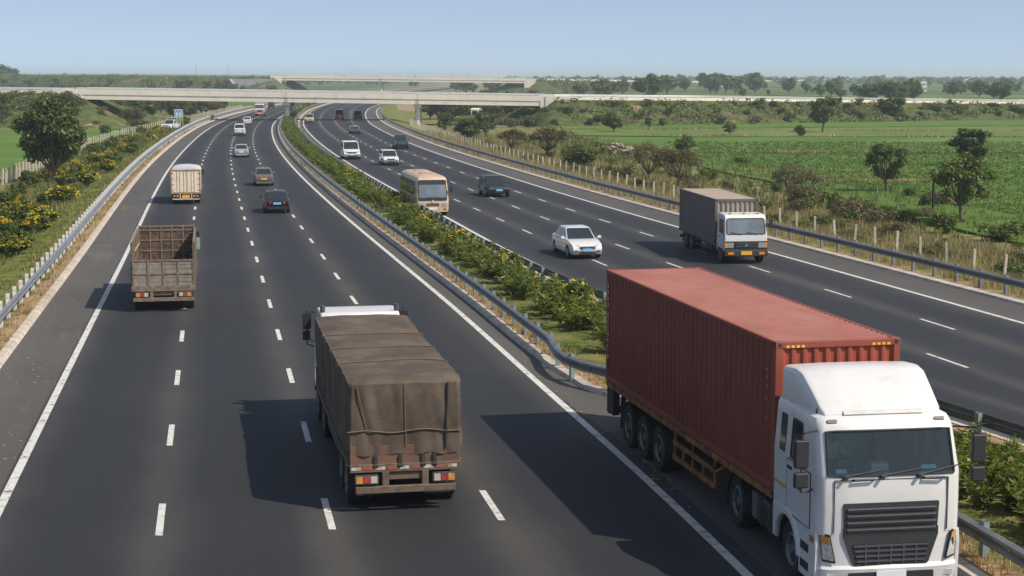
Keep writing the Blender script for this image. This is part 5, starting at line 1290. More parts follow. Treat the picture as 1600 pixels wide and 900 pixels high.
for k in range(8):
    Y = random.uniform(480, 850); x = -.3 * Y + random.uniform(-60, 40); m = MB(); a, b = random.uniform(40, 90), random.uniform(40, 90); m.prism([(x, Y), (x + a, Y), (x + a + 8, Y + b), (x + 8, Y + b)], 'z', -1.3, -.75 + .002 * k); kind(m.build('field', random.choice([CROP, CROP2, CROP3]), smooth=None), 'structure')

# ------------------------------------------------------------------ trees, shrubs, grass
BARK = M('grey_brown_bark', (.13, .1, .075), .95, var=.3, scale=4, bump=.4, bscale=12)
LF_DARK = leaf_mat('dark_green_leaves', (.042, .072, .016), (.1, .14, .033), (.18, .205, .06))
LF_MID = leaf_mat('mid_green_leaves', (.052, .09, .018), (.115, .16, .038), (.21, .23, .065))
LF_DRY = leaf_mat('olive_brown_leaves', (.075, .078, .032), (.13, .122, .055), (.2, .17, .085))
LF_GREY = leaf_mat('grey_olive_leaves', (.125, .12, .06), (.19, .175, .095), (.27, .24, .14))
LF_YEL = leaf_mat('bright_green_leaves', (.06, .1, .016), (.12, .175, .03), (.23, .26, .06))
LF_MED = leaf_mat('median_shrub_leaves', (.085, .135, .022), (.17, .215, .042), (.32, .32, .09), .4)
LF_FLW = leaf_mat('yellow_blossom', (.9, .64, .012), (.95, .72, .02), (.97, .8, .06), .3)
LF_STRAW = leaf_mat('straw_grass', (.26, .2, .1), (.42, .33, .19), (.55, .45, .28), .35)
LF_GRASS = leaf_mat('verge_grass', (.085, .12, .024), (.165, .185, .05), (.3, .26, .11), .35)
def leaf(m, p, n, a, L, Wd):
    """one rhombic leaf at p along direction a, facing n"""
    b = n.cross(a)
    if b.length < 1e-4: return
    b.normalize(); q = len(m.v); e = p + a * L; h = p + a * (L * .45)
    m.v += [tuple(p), tuple(h + b * Wd), tuple(e), tuple(h - b * Wd)]; m.f.append((q, q + 1, q + 2, q + 3))
def rdir(R):
    while 1:
        v = Vector((R.uniform(-1, 1), R.uniform(-1, 1), R.uniform(-1, 1)))
        if .05 < v.length < 1: return v.normalized()
def make_tree(seed, H, Wd, trunk, style, leaves, ls, clumps, tops=None):
    """returns (trunk mesh builder, crown mesh builder); H height, Wd crown width, trunk = height of the clear stem"""
    R = random.Random(seed); T = MB(); Cm = MB(); C = []
    cz, rz_, rx = (H + trunk) / 2, (H - trunk) / 2, Wd / 2
    for i in range(clumps):
        d = rdir(R); k = R.uniform(.35, .88) ** .7
        if style == 'flat': d.z = abs(d.z) * .9 - .1
        if style == 'round': d.z = d.z * .9 + .1
        c = Vector((d.x * rx * k, d.y * rx * k, cz + d.z * rz_ * k)); C.append((c, R.uniform(.2, .36) * rx * (1.1 if style == 'round' else .85)))
    if style == 'round': C += [(Vector((0, 0, cz)), rx * .5), (Vector((rx * .2, 0, cz + rz_ * .4)), rx * .42)]
    fork = Vector((R.uniform(-.1, .1) * rx, R.uniform(-.1, .1) * rx, trunk * .85)); r0 = max(.06, H * .028)
    T.tube([(0, 0, -.4), (fork.x * .4, fork.y * .3, trunk * .45), tuple(fork)], [r0 * 1.25, r0, r0 * .85], 8)
    for c, r in (C if len(C) < 26 else R.sample(C, 26)):
        mid = fork.lerp(c, .5) + Vector((R.uniform(-.1, .1) * rx, R.uniform(-.1, .1) * rx, -.08 * (H - trunk))); T.tube([tuple(fork), tuple(mid), tuple(c)], [r0 * .5, r0 * .3, r0 * .08], 5, False)
        if style != 'round':
            for q in range(2): e = c + rdir(R) * r * .9; T.tube([tuple(mid.lerp(c, .6)), tuple(e)], [r0 * .16, r0 * .05], 4, False)
    tot = sum(r ** 2 for c, r in C)
    for c, r in C:
        for i in range(int(leaves * r ** 2 / tot)):
            d = rdir(R); p = c + Vector((d.x * r, d.y * r, d.z * r * .72)) * (R.uniform(.25, 1.08) ** .6)
            n = (d + Vector((0, 0, .55)) + rdir(R) * .75).normalized(); a = rdir(R); a = (a - n * a.dot(n))
            if a.length > .1: leaf(Cm, p, n, (a.normalized() + Vector((0, 0, -.25))).normalized(), ls * R.uniform(.7, 1.35), ls * R.uniform(.3, .48))
    return T, Cm
_TM = {}
def tree_mesh(key, seed, H, Wd, trunk, style, leaves, ls, clumps, mat):
    if key not in _TM:
        T, Cm = make_tree(seed, H, Wd, trunk, style, leaves, ls, clumps); _TM[key] = (T.mesh('trunk', BARK, 60), Cm.mesh('crown', mat, None), H, Wd)
    return _TM[key]
def plant(key, name, label, cat, x, y, z, hgt, wid=None, rz=None, group=None):
    tm, cm, H, Wd = _TM[key]; t = thing(name, label, cat, (x, y, z), random.uniform(0, 6.28) if rz is None else rz, group); sz = hgt / H; sx = (wid / Wd) if wid else sz
    link_mesh('trunk', tm, t, sc=(sx, sx, sz)); link_mesh('crown', cm, t, sc=(sx, sx, sz)); return t
tree_mesh('big', 1, 7.4, 5.8, 1.1, 'round', 15000, .3, 60, LF_DARK)
for k in range(3): tree_mesh('round%d' % k, 10 + k, 8, 8, 1.6, 'round', 4200, .5, 30, LF_DARK)
for k in range(3): tree_mesh('oval%d' % k, 20 + k, 8, 5.5, 1.4, 'round', 3000, .5, 22, LF_MID)
for k in range(3): tree_mesh('thorn%d' % k, 30 + k, 5, 5.6, 1.5, 'flat', 4200, .2, 40, LF_DRY)
for k in range(2): tree_mesh('bare%d' % k, 40 + k, 5, 5.4, 1.0, 'flat', 2600, .16, 46, LF_GREY)
for k in range(2): tree_mesh('light%d' % k, 50 + k, 5.4, 4.8, 1.7, 'open', 3400, .24, 34, LF_MID)
tree_mesh('bushy', 60, 3.4, 4.2, .25, 'round', 3800, .26, 34, LF_MID)
for k in range(3): tree_mesh('wild%d' % k, 70 + k, 1.5, 2.2, .1, 'round', 900, .17, 16, LF_YEL)
for k in range(2): tree_mesh('olive%d' % k, 80 + k, 1.5, 2.3, .1, 'round', 1000, .15, 16, LF_GREY)
for k in range(2): tree_mesh('dark%d' % k, 90 + k, 2.4, 3.0, .2, 'round', 1200, .24, 18, LF_DARK)
for k in range(2): tree_mesh('far%d' % k, 100 + k, 8, 7.5, 1.4, 'round', 1000, .85, 13, LF_MID)
tree_mesh('far2', 102, 8, 9.5, 1.2, 'round', 900, .95, 18, LF_MID)
random.seed(21)
def px_tree(key, name, label, px, base, top, wpx, z=-1.0, cat='tree', group=None):
    x, y = G(px, base, z); s = y * .992 / _f * 1.01
    return plant(key, name, label, cat, x, y, z - .05, (base - top) * s, wpx * s, group=group)
px_tree('big', 'leafy_tree', 'large dense dark green tree among the yellow flowers on the left', 84, 285, 153, 104)
PT = [('thorn0', 'thorn_tree', 'olive brown thorn tree at the left bridge embankment, behind the large dark tree', 112, 200, 140, 46),
 ('thorn1', 'thorn_tree', 'grey brown round thorn tree below the left end of the nearer bridge', 208, 204, 166, 44),
 ('dark0', 'small_tree', 'small dark tree by the left fence posts', 164, 216, 193, 20),
 ('oval0', 'leafy_tree', 'half round green tree cut by the left photo edge above the field', 3, 190, 146, 30),
 ('round0', 'broad_tree', 'large dark round tree at the far left edge above the bridge road', 8, 140, 103, 46),
 ('light0', 'field_tree', 'tall slim tree rising across the white parapet in the right field', 1285, 208, 150, 54),
 ('oval1', 'field_tree', 'dark rounded tree against the white parapet on the right', 1392, 189, 149, 47),
 ('light1', 'field_tree', 'small leafy tree on the edge of the field, left of the slim tree', 1140, 214, 190, 24),
 ('dark1', 'field_tree', 'tiny bushy tree on a field boundary, nearest the slim tree', 1251, 214, 194, 20),
 ('oval2', 'field_tree', 'small round tree on the scrubby bank below the white parapet', 1163, 190, 168, 19),
 ('dark0', 'field_tree', 'smallest dark tree at the foot of the right bank', 1013, 200, 180, 13), ('dark1', 'field_tree', 'low dark tree beside the smallest one at the foot of the bank', 1035, 198, 183, 17),
 ('round1', 'field_tree', 'dark spreading tree with a clear stem in the small green field near the bridge', 958, 207, 174, 36),
 ('thorn2', 'thorn_tree', 'wide olive brown thorn tree beside the right fence posts', 858, 250, 194, 74), ('bushy', 'leafy_bush', 'big dark green bush beside the wide thorn tree', 906, 264, 222, 62),
 ('thorn0', 'thorn_tree', 'thin olive tree left of the wide thorn tree', 799, 240, 199, 48), ('round2', 'leafy_tree', 'green spreading tree by the fence, left of the thin olive tree', 733, 222, 183, 54), ('oval1', 'leafy_tree', 'tall dark green tree behind the spreading tree by the fence', 757, 214, 172, 40),
 ('dark0', 'leafy_bush', 'low dark bush below the bridge pier', 695, 205, 173, 34),
 ('bare0', 'sparse_tree', 'pale grey sparse tree behind the fence, left of the brown branching tree', 1016, 283, 214, 70), ('thorn1', 'thorn_tree', 'brown branching tree with dense top behind the fence', 1058, 296, 226, 84), ('light1', 'leafy_tree', 'slender green tree standing just behind the brown branching tree', 1070, 262, 208, 36),
 ('bare1', 'sparse_tree', 'grey sparse spreading tree directly behind the grey container lorry', 1246, 322, 249, 88), ('light0', 'leafy_tree', 'open green tree alone at the near edge of the field', 1386, 302, 221, 76),
 ('oval2', 'leafy_tree', 'round crowned tree behind the largest tree at the right edge', 1515, 262, 198, 64), ('light1', 'leafy_tree', 'largest tree at the right edge with a bent pale stem', 1502, 352, 234, 100),
 ('round0', 'broad_tree', 'big dark broad tree standing alone above the right end of the nearer bridge', 1015, 158, 117, 52)]
for a in PT: px_tree(*a)
# scrub trees round the bridges, far trees in rows
def rows(keys, n, xr, br, hr, label, name, group, wk=1.0, z=-1., avoid=None):
    for i in range(n):
        px, b = random.uniform(*xr), random.uniform(*br); x, y = G(px, b, z)
        if avoid and avoid(px, b, x, y): continue
        h = random.uniform(*hr); plant(random.choice(keys), name, label, 'tree', x, y, z - .1, h, h * random.uniform(.75, 1.25) * wk, group=group)
onroad = lambda px, b, x, y: X('K1', min(y, 1300)) - 5 < x < X('K4', min(y, 1300)) + 5
rows(['round0', 'round1', 'oval0', 'oval1', 'thorn0'], 56, (165, 415), (166, 188), (3, 5.5), 'dark scrub tree in the shade below the left half of the nearer bridge', 'scrub_tree', 'scrub trees under the bridge', 1.1, avoid=lambda px, b, x, y: x > X('K1', y) - 6)
rows(['round0', 'round1', 'oval0', 'oval1', 'dark1'], 62, (670, 855), (163, 190), (3.2, 6.0), 'dark scrub tree seen beneath the right span of the nearer bridge', 'scrub_tree', 'scrub trees under the bridge', 1.1, avoid=onroad)
rows(['far0', 'far1', 'far2'], 46, (0, 440), (132, 150), (4, 7), 'hazy dark tree between the two bridges on the left', 'hazy_tree', 'trees between the bridges', avoid=onroad)
rows(['far0', 'far1', 'far2'], 46, (560, 1010), (128, 156), (5, 9), 'hazy green tree in the belt behind the right half of the nearer bridge', 'hazy_tree', 'tree belt behind the bridge', 1.15, avoid=onroad)
rows(['far0', 'far1', 'far2', 'oval0'], 30, (1040, 1200), (132, 150), (8, 13), 'tall hazy tree in the grove beyond the approach road', 'hazy_tree', 'grove beyond the approach road')
rows(['far0', 'far1', 'far2', 'far2', 'round1'], 64, (1150, 1640), (122, 156), (3.5, 9), 'hazy blue green tree scattered over the far fields on the right', 'hazy_tree', 'trees over the far fields')
rows(['round0', 'oval1', 'round2'], 9, (1340, 1620), (155, 166), (7, 9), 'dark tree standing just beyond the white parapet on the right', 'broad_tree', 'trees beyond the white parapet')
# far woods that read as one mass
m = MB(); R = random.Random(5)
for i in range(1100):
    Y = 1700 * (R.random() ** -.55); x = R.uniform(-.34, .36) * Y
    if abs(x + 74) < 60: continue
    c = Vector((x, Y, -1)); h = R.uniform(4, 9); r = h * R.uniform(.5, .9); s = R.random() * 9
    for k in range(14):
        d = rdir(R); d.z = abs(d.z); p = c + Vector((d.x * r, d.y * r, h * .35 + d.z * h * .6)); n = (d + rdir(R) * .5).normalized(); a = rdir(R); a = a - n * a.dot(n); leaf(m, p - a * r * .4, n, a.normalized(), r * 1.0, r * .42)
kind(m.build('woods', LF_DARK, smooth=None), 'stuff')
for i in range(26):
    px_tree(random.choice(['dark0', 'dark1', 'wild0', 'olive0']), 'scrub_bush', 'dark bush at the foot of the bridge end bank on the right', random.uniform(745, 870), (b_ := random.uniform(180, 200)), b_ - random.uniform(9, 20), random.uniform(14, 34), cat='bush', group='bushes at the bridge end')
for i in range(70):
    c, d = path_at(QL, random.uniform(0, 400)); k = random.uniform(0, .5); off = 6 + 2.0 * (c[2] + 1.3) * (1 - k) + random.uniform(0, 30) * (k < .1); off = -off; h = random.uniform(2, 4.6)
    plant(random.choice(['far0', 'far1', 'far2']), 'hazy_tree', 'hazy dark tree between the two bridges on the left', 'tree', c[0] + d[1] * off, c[1] - d[0] * off, lerp(-1.2, c[2], k), h, h * random.uniform(1.0, 1.7), group='trees between the bridges')
for i in range(60):
    c, d = path_at(PL, random.uniform(0, 60)); k = random.uniform(0, .95); off = -5 - 3.4 * (c[2] + 1.3) * (1 - k); h = random.uniform(.8, 2.2)
    plant(random.choice(['wild0', 'olive0', 'olive1', 'dark0', 'dark1', 'wild2']), 'scrub_bush', 'scrub bush on the bank at the left end of the nearer bridge', 'bush', c[0] + d[1] * off, c[1] - d[0] * off, lerp(-1.3, c[2], k), h, h * random.uniform(1.4, 2.4), group='scrub on the left bank')
for i in range(34):
    px, b_ = random.uniform(150, 235), random.uniform(170, 200)
    px_tree(random.choice(['dark0', 'dark1', 'wild0', 'olive0', 'thorn0']), 'scrub_bush', 'dark bush at the foot of the bridge end bank on the left', px, b_, b_ - random.uniform(8, 22), random.uniform(14, 32), cat='bush', group='bushes at the left bridge end')
for i in range(22):
    x, y = random.uniform(-92, -80), random.uniform(322, 340); k = max(0, min(1, (y - 322) / 16)); h = random.uniform(.8, 2.0)
    plant(random.choice(['wild0', 'olive1', 'dark1']), 'scrub_bush', 'scrub bush on the bank at the left end of the nearer bridge', 'bush', x, y, lerp(-1, 3.4, k) if x < -86 else lerp(-1, 1.5, k), h, h * 2, group='scrub on the left bank')
for i in range(26):
    z_ = random.uniform(-.5, 2.6); b_ = random.uniform(166, 176) + (2.6 - z_) * 4
    px_tree(random.choice(['wild0', 'wild1', 'olive0', 'dark0', 'olive1']), 'scrub_bush', 'low bush high on the bridge end bank on the right', random.uniform(800, 890), b_, b_ - random.uniform(6, 13), random.uniform(10, 22), z=z_, cat='bush', group='bushes high on the right bridge end')
# rough growth covering the banks
def bank_growth(name, mat, n, seed, hs):
    R = random.Random(seed); m = MB()
    for i in range(n):
        P, run, w, mx = R.choice([(PL, 3.4, 5, 55), (PL, 3.4, 5, 55), (PR, 2.4, 5, 160), (PR, 2.4, 5, 160), (QL, 2.0, 6, 380), (QR, 2.4, 6, 170)]); s = R.uniform(0, mx); c, d = path_at(P, s); k = R.random(); off = w + run * (c[2] + 1.3) * (1 - k)
        if mnoise.noise(Vector((s * .06, k * 2.2, seed))) < -.1: continue
        if P in (PL, QL): off = -off
        x, y, z = c[0] + d[1] * off, c[1] - d[0] * off, lerp(-1.3, c[2], k); sc = (1.9 if P in (QL, QR) else 1.) * R.uniform(.5, 1.5)
        for q in range(9):
            e = rdir(R); e.z = abs(e.z); p = Vector((x, y, z)) + Vector((e.x * .8, e.y * .8, e.z * .55)) * sc; nn = (e + rdir(R) * .6 + Vector((0, 0, .5))).normalized(); a = rdir(R); a = a - nn * a.dot(nn)
            if a.length > .1: leaf(m, p, nn, a.normalized(), hs * sc, hs * .45 * sc)
    kind(m.build(name, mat, smooth=None), 'stuff')
bank_growth('undergrowth', LF_MID, 3400, 1, .45); bank_growth('undergrowth', LF_GREY, 1500, 2, .4); bank_growth('undergrowth', LF_YEL, 900, 3, .4)
# bushes on the embankments and in the rough ground beyond the right fence
for i in range(70):
    P = PR; s = random.uniform(2, 150); c, d = path_at(P, s); k = random.uniform(.1, .95); off = 5 + (2.4 if P is PR else 3.4) * (c[2] + 1.2) * k
    plant(random.choice(['wild0', 'wild1', 'olive0', 'olive1', 'dark0', 'dark1']), 'scrub_bush', 'low scrub bush on the grassy bank of the approach road', 'bush', c[0] + d[1] * off, c[1] - d[0] * off, lerp(c[2], -1.2, k) - .1, random.uniform(.9, 1.9), random.uniform(1.6, 3.4), group='scrub on the embankment')
for i in range(150):
    y = 62 * (260 / 62) ** random.random(); d = random.choice([random.uniform(6.5, 12), random.uniform(10, 24), random.uniform(6.5, 34)]); x = X('K4', y) + d
    h = random.uniform(.6, 1.35) * (1 if y > 95 else .8)
    plant(random.choice(['wild0', 'wild1', 'wild2', 'olive0', 'olive1', 'wild0', 'olive1']), 'wild_bush', 'wild bush in the rough grass beyond the right fence', 'bush', x, y, gpos(x, y) - .05, h, h * random.uniform(1.3, 2.2), group='wild bushes beyond the right fence')
for a in [(1330, 345, 40, 70), (1370, 352, 30, 60), (1480, 365, 34, 60), (1300, 332, 34, 30), (1262, 326, 40, 60), (1560, 378, 32, 80)]:
    px_tree('olive0' if a[0] % 20 else 'wild1', 'field_edge_bush', 'rounded bush along the near edge of the green field', a[0], a[1], a[1] - a[2], a[3], z=-1, cat='bush', group='bushes at the field edge')
# yellow flowering shrubs on the left verge
def flower_shrub(seed):
    R = random.Random(seed); T, Cm = make_tree(seed, 1.7, 2.0, .3, 'open', 1000, .2, 22, None); F = MB()
    for i in range(75):
        a = R.uniform(0, 2 * pi) if i % 3 else R.gauss(1.5, .7); k = R.random() ** .5; p = Vector((cos(a) * k * 1.0, sin(a) * k * 1.0, 1.75 - .75 * k * k + R.uniform(-.28, .12)))
        for q in range(3): n = (rdir(R) * .8 + Vector((.4, -.3, .7))).normalized(); b = rdir(R); b = (b - n * b.dot(n)); leaf(F, p + rdir(R) * .05, n, b.normalized(), R.uniform(.07, .13), R.uniform(.035, .06)) if b.length > .1 else None
    return T.mesh('stem', BARK, 60), Cm.mesh('foliage', LF_YEL, None), F.mesh('blossom', LF_FLW, None)
FS = [flower_shrub(200 + k) for k in range(4)]
for i in range(200):
    y = 46 * (330 / 46) ** random.random(); near = min(1, max(0, (y - 50) / 60)); d = random.uniform(3.6, 10.8) if y > 75 else random.uniform(4.2, 10.5); x = X('K1', y) - d
    if abs(x + 39.6) < 1.2 and 130 < y < 145: continue
    if abs(x + 59.6) < 4 and 280 < y < 305: continue
    t = thing('flowering_shrub', 'bushy shrub covered in yellow blossom on the left verge', 'shrub', (x, y, gpos(x, y) - .05), random.uniform(0, 6.28), 'yellow flowering shrubs'); s = random.uniform(.45, .95); q = (s * random.uniform(.8, 1.6), s * random.uniform(.8, 1.6), s * random.uniform(.8, 1.1))
    a, b, c = random.choice(FS); link_mesh('stem', a, t, sc=q); link_mesh('foliage', b, t, sc=q)
    if random.random() < .66: link_mesh('blossom', c, t, sc=q)
# shrubs in the median
def median_shrub(seed):
    R = random.Random(seed); m = MB()
    for st in range(9):
        b = Vector((R.uniform(-.25, .25), R.uniform(-.25, .25), 0)); lean = Vector((R.uniform(-.5, .5), R.uniform(-.5, .5), 1)).normalized(); L = R.uniform(.75, 1.25)
        m.tube([tuple(b), tuple(b + lean * L)], [.014, .006], 3, False)
        for k in range(46):
            p = b + lean * (L * R.uniform(.18, 1.02)); a = (rdir(R) + Vector((0, 0, .35)) + lean * .2).normalized(); n = a.orthogonal().normalized(); n = (n + Vector((0, 0, 1.2)) + rdir(R) * .4); n = (n - a * n.dot(a))
            if n.length > .1: leaf(m, p, n.normalized(), a, R.uniform(.13, .27), R.uniform(.018, .038))
    return m.mesh('median_shrub', LF_MED, None)
MS = [median_shrub(300 + k) for k in range(6)]
for i in range(300):
    y = 31 + (i / 300) ** 1.9 * 330 + random.uniform(-.4, .4); a, b = X('G2', y) + .5, X('G3', y) - .35; f = random.uniform(.3, .7) if y > 46 else random.uniform(.22, .62); x = lerp(a, b, f); s = random.uniform(.72, 1.02) * (.85 if y < 46 else 1)
    o = link_mesh('median_shrub', random.choice(MS), None, (x, y, .12), random.uniform(0, 6.28), (s * random.uniform(1.2, 1.9), s * random.uniform(1.2, 1.9), s)); tag(o, 'leafy yellow green shrub planted in the median between the crash barriers', 'shrub', 'median shrubs')
my = [(-.0, 84), (.3, 73), (.8, 63), (.2, 96), (.3, 140), (.6, 147)]
for q, y in my:
    x = lerp(X('G2', y), X('G3', y), .6 + .1 * q); a, b, c = random.choice(FS); t = thing('flowering_shrub', 'small yellow flowering shrub among the median planting', 'shrub', (x, y, .1), random.uniform(0, 6), 'yellow shrubs in the median'); link_mesh('foliage', b, t, sc=.75); link_mesh('blossom', c, t, sc=.72)
m = MB(); R = random.Random(8)                                            # far end of the planting reads as one hedge
for i in range(3600):
    y = R.uniform(345, 620); x = lerp(X('G2', y) + .6, X('G3', y) - .4, R.random()); p = Vector((x, y, R.uniform(.1, 1.2))); n = (rdir(R) + Vector((0, 0, .8))).normalized(); a = rdir(R); a = a - n * a.dot(n); leaf(m, p, n, a.normalized(), .8, .3)
kind(m.build('hedge_foliage', LF_MED, smooth=None), 'stuff')
# grasses
def grass(name, mat, n, pos, hr, wr, seed, blades=4):
    R = random.Random(seed); m = MB()
    for i in range(n):
        q = pos(R)
        if not q: continue
        x, y, z, k = q
        for b in range(blades):
            a = R.uniform(0, 2 * pi); l = R.uniform(.15, .6); h = R.uniform(*hr) * k; w = R.uniform(*wr) * k; bx, by = x + R.uniform(-.12, .12) * k, y + R.uniform(-.12, .12) * k; c, s = cos(a), sin(a); i0 = len(m.v)
            m.v += [(bx - s * w, by + c * w, z - .03), (bx + s * w, by - c * w, z - .03), (bx + c * l * h, by + s * l * h, z + h)]; m.f.append((i0, i0 + 1, i0 + 2))
    return kind(m.build(name, mat, smooth=None), 'stuff')
def side(s, d0, d1, y0, y1, pw=1.0):
    def f(R):
        y = y0 * (y1 / y0) ** (R.random() ** pw); d = lerp(d0, d1, R.random()); x = X('K1', y) - d if s < 0 else X('K4', y) + d
        if mnoise.noise(Vector((x * .5, y * .5, 7))) < -.22: return None
        return x, y, gpos(x, y), .8 + y / 160
    return f
def med(R):
    y = 28 * (330 / 28) ** R.random(); x = lerp(X('K2', y) + .7, X('K3', y) - .4, R.random())
    if mnoise.noise(Vector((x * .9, y * .9, 3))) < -.15: return None
    return x, y, .16, .8 + y / 160
grass('grass', LF_GRASS, 18000, side(-1, .9, 12, 44, 300), (.05, .15), (.012, .028), 1); grass('grass', LF_GRASS, 5000, side(-1, 3.6, 12, 44, 300), (.2, .5), (.012, .025), 12); grass('grass', LF_GRASS, 9000, med, (.05, .15), (.01, .026), 2)
grass('grass', LF_GRASS, 9000, side(1, 5.0, 30, 60, 280), (.15, .5), (.015, .04), 3); grass('dry_grass', LF_STRAW, 26000, side(1, 1.1, 15, 60, 260), (.12, .5), (.008, .018), 4)
grass('dry_grass', LF_STRAW, 2500, side(-1, .5, 2.2, 44, 200), (.06, .2), (.008, .02), 5); grass('dry_grass', LF_STRAW, 2200, lambda R: (lambda y: (X('K2', y) + R.uniform(.4, 1.2), y, .13, .8 + y / 160))(28 * (200 / 28) ** R.random()), (.06, .2), (.008, .02), 6)
def infield(R):
    y = 92 * (250 / 92) ** R.random(); px = R.uniform(1040, 1620); x = (px - 800) / _f * y
    if x - X('K4', y) < 24 + y * .03: return None
    return x, y, -.8, .9 + y / 130
def bunds(R):
    py = R.choice([283, 283, 238.5, 238, 213, 204, 268]) + R.gauss(0, .35); px = R.uniform(1000 if py < 250 else 1150, 1640); py += (px - 1300) * .004; x, y = G(px, py, -.8)
    if x - X('K4', y) < 26 or mnoise.noise(Vector((x * .05, y * .3, 4))) < -.05: return None
    return x, y, -.82, 1.1 + y / 150
grass('dry_grass', LF_STRAW, 2600, bunds, (.08, .2), (.012, .03), 15)
grass('crop', leaf_mat('crop_leaves', (.07, .14, .022), (.105, .185, .035), (.16, .225, .058)), 17000, infield, (.05, .1), (.02, .04), 9)

# ------------------------------------------------------------------ odds and ends
x, y = G(1457, 340); t = thing('pole', 'dark slim post at the edge of the field beside the largest tree', 'pole', (x, y, -1)); m = MB(); m.cyl((0, 0, -.4), (0, 0, 3.1), .1, .075, 10); m.build('post', M('dark_tarred_wood', (.02, .017, .015), .9), t); m = MB(); m.b2(-.28, .28, -.04, .04, 2.92, 3.0); m.build('cross_arm', M('dark_tarred_wood', (.02, .017, .015)), t)
for px, top, lab in ((310.5, 100, 'taller thin mast on the horizon above the left embankment'), (360, 103, 'shorter thin mast on the horizon above the left embankment')):
    Y = 1500; x = (px - 800) / _f * Y; h = 9.12 + (118 - top) * Y / _f; t = thing('mast', lab, 'mast', (x, Y, -1)); m = MB(); m.cyl((0, 0, 0), (0, 0, h), .32, .16, 6); m.build('pole', GALV, t); m = MB(); m.b2(-.7, .7, -.1, .1, h - .6, h - .3); m.build('antenna', GALV, t)
# low tan wall beyond the bridge
t = thing('boundary_wall', 'low tan wall seen under the bridge just left of the right pier', 'wall', (-30.3, 480, -1)); m = MB(); m.b2(-2.7, 2.7, -.2, .2, 0, 2.3); m.build('wall', M('tan_render', (.5, .39, .3), .9, var=.15), t); m = MB(); m.b2(-2.8, 2.8, -.28, .28, 2.3, 2.45); m.build('coping', CONC, t)
# white cow on a rise under the bridge
cx_, cy_ = G(742, 179, 0.6); m = MB(); R = []
for k in range(9):
    a = k / 8; r = 3.6 * (1 - a ** 2) ** .5 if a < 1 else .05; R.append([(cx_ + r * cos(q * pi / 8) * 1.4, cy_ + r * sin(q * pi / 8), -1.2 + 1.8 * a + .1 * mnoise.noise(Vector((q, k, 1)))) for q in range(16)])
m.loft(R); kind(m.build('mound', EMB, smooth=60), 'structure')
bm_ = bpy.data.meshes.new('cow')
V = [(0, -.75, 1.15), (0, -.3, 1.12), (0, .3, 1.12), (0, .7, 1.2), (0, .95, 1.3), (0, 1.2, 1.2), (0, 1.5, 1.0)]; Ed = [(i, i + 1) for i in range(6)]; Rd = [.3, .36, .36, .33, .2, .16, .1]
for s in (-1, 1):
    for yb, dz in ((-.72, -.06), (.6, 0)):
        b = len(V); V += [(s * .2, yb, .95), (s * .21, yb + dz, .5), (s * .21, yb + dz * .3, .03)]; Rd += [.16, .09, .065]; Ed += [(0 if yb < 0 else 3, b), (b, b + 1), (b + 1, b + 2)]
b = len(V); V += [(0, -1.05, 1.2), (0, -1.12, .6)]; Rd += [.05, .03]; Ed += [(0, b), (b, b + 1)]
for s in (-1, 1): b = len(V); V += [(s * .3, 1.22, 1.25)]; Rd += [.05]; Ed += [(5, b)]
bm_.from_pydata(V, Ed, []); bm_.materials.append(M('white_hide', (.7, .66, .58), .8, var=.1))
cow = bpy.data.objects.new('cow', bm_); COL.objects.link(cow); sk = cow.modifiers.new('skin', 'SKIN')
if not bm_.skin_vertices: bpy.context.view_layer.objects.active = cow
try:
    if not bm_.skin_vertices:
        bpy.context.view_layer.update(); cow.select_set(True); bpy.ops.mesh.customdata_skin_add()
    for i, r in enumerate(Rd): bm_.skin_vertices[0].data[i].radius = (r, r)
    bm_.skin_vertices[0].data[1].use_root = True
except Exception as e: print('skin', e)
cow.modifiers.new('smooth', 'SUBSURF').render_levels = 1
cow.location = (cx_, cy_, .5); cow.rotation_euler.z = radians(-80); cow.scale = (1.05,) * 3; tag(cow, 'white cow standing on a grassy rise among the trees under the bridge', 'cow')
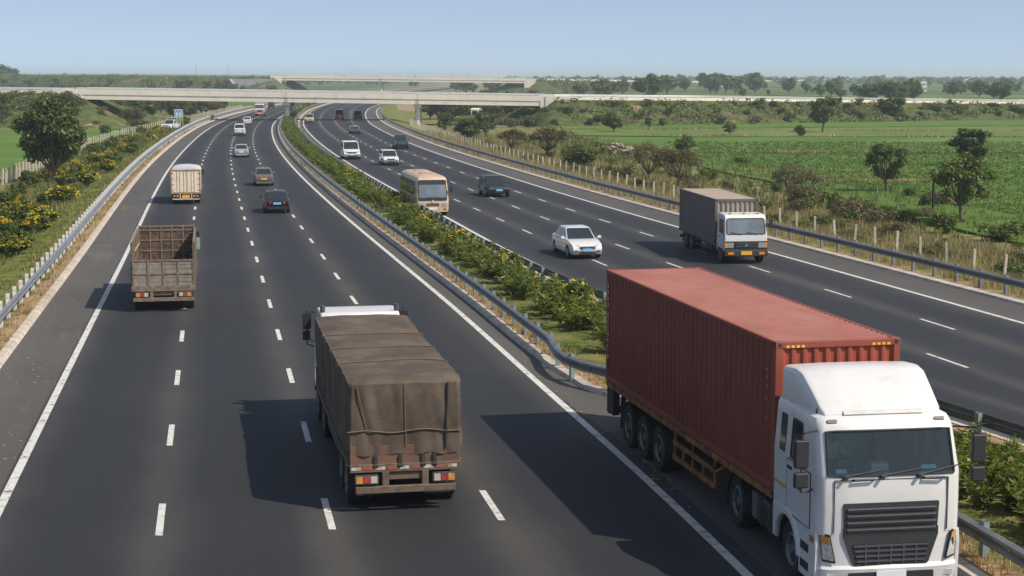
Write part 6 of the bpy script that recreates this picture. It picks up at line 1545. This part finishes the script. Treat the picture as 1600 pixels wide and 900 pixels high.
# small pale houses far off on the right
HW = M('whitewash', (.7, .68, .62), .85, var=.08); HR = M('tin_roof', (.4, .38, .36), .6, var=.15)
for px, b, w_, hh, lab in ((1086, 131, 13, 4, 'small white house among the hazy grove'), (1440, 143, 5, 5, 'tiny white tower house in the far fields'), (1135, 136, 24, 4, 'long low white shed in the far fields'), (1275, 128, 12, 4, 'white cottage in the far fields near the horizon'), (1505, 131, 16, 4, 'pale farm house near the horizon on the far right'), (722, 131, 15, 4, 'pale shed behind the nearer bridge beside the tree belt')):
    x, y = G(px, b); t = thing('house', lab, 'house', (x, y, -1)); m = MB(); m.b2(-w_ / 2, w_ / 2, -3, 3, 0, hh); wl = m.build('wall', HW, t); m = MB(); m.prism([(-3.4, hh), (3.4, hh), (0, hh + 1.4)], 'x', -w_ / 2 - .3, w_ / 2 + .3); m.build('roof', HR, t)
    m = MB(); m.b2(-.5, .5, -3.03, -2.98, 0, 2.1); m.build('door', PLASTG, t)
    for s in (-1, 1): m = MB(); m.b2(s * w_ * .3 - .5, s * w_ * .3 + .5, -3.03, -2.98, 1.2, 2.3); m.build('window', GLASS_DARK, t)
# heap of pale rubble at the field edge, rubble on the verge
R = random.Random(4); m = MB(); hx, hy = G(962, 240)
for i in range(170):
    a = R.uniform(0, 2 * pi); k = R.random() ** .6; x, y = hx + cos(a) * k * 5, hy + sin(a) * k * 3; z = -1.05 + 1.3 * (1 - k); s = R.uniform(.15, .5); m.box((x, y, z), (s, s * R.uniform(.6, 1.2), s * .8), rx=R.uniform(0, 3), rz=R.uniform(0, 3), ry=R.uniform(0, 3))
kind(m.build('rubble', M('pale_tan_rock', (.3, .245, .18), .95, var=.3), smooth=None), 'stuff')
R = random.Random(14); m = MB()
for i in range(260):                                                       # leaves, grit and scraps on the shoulders
    s = R.choice([-1, -1, 1]); y = 34 * (120 / 34) ** R.random(); x = X('K1', y) + R.uniform(.05, 2.2) if s < 0 else X('L2', y) + R.uniform(.15, .5); a = R.uniform(.02, .07); m.box((x, y, .012), (a, a * 1.4, .014), rz=R.uniform(0, 3))
kind(m.build('litter', M('dry_leaf_litter', (.3, .2, .1), .9, var=.4, scale=2), smooth=None), 'stuff')
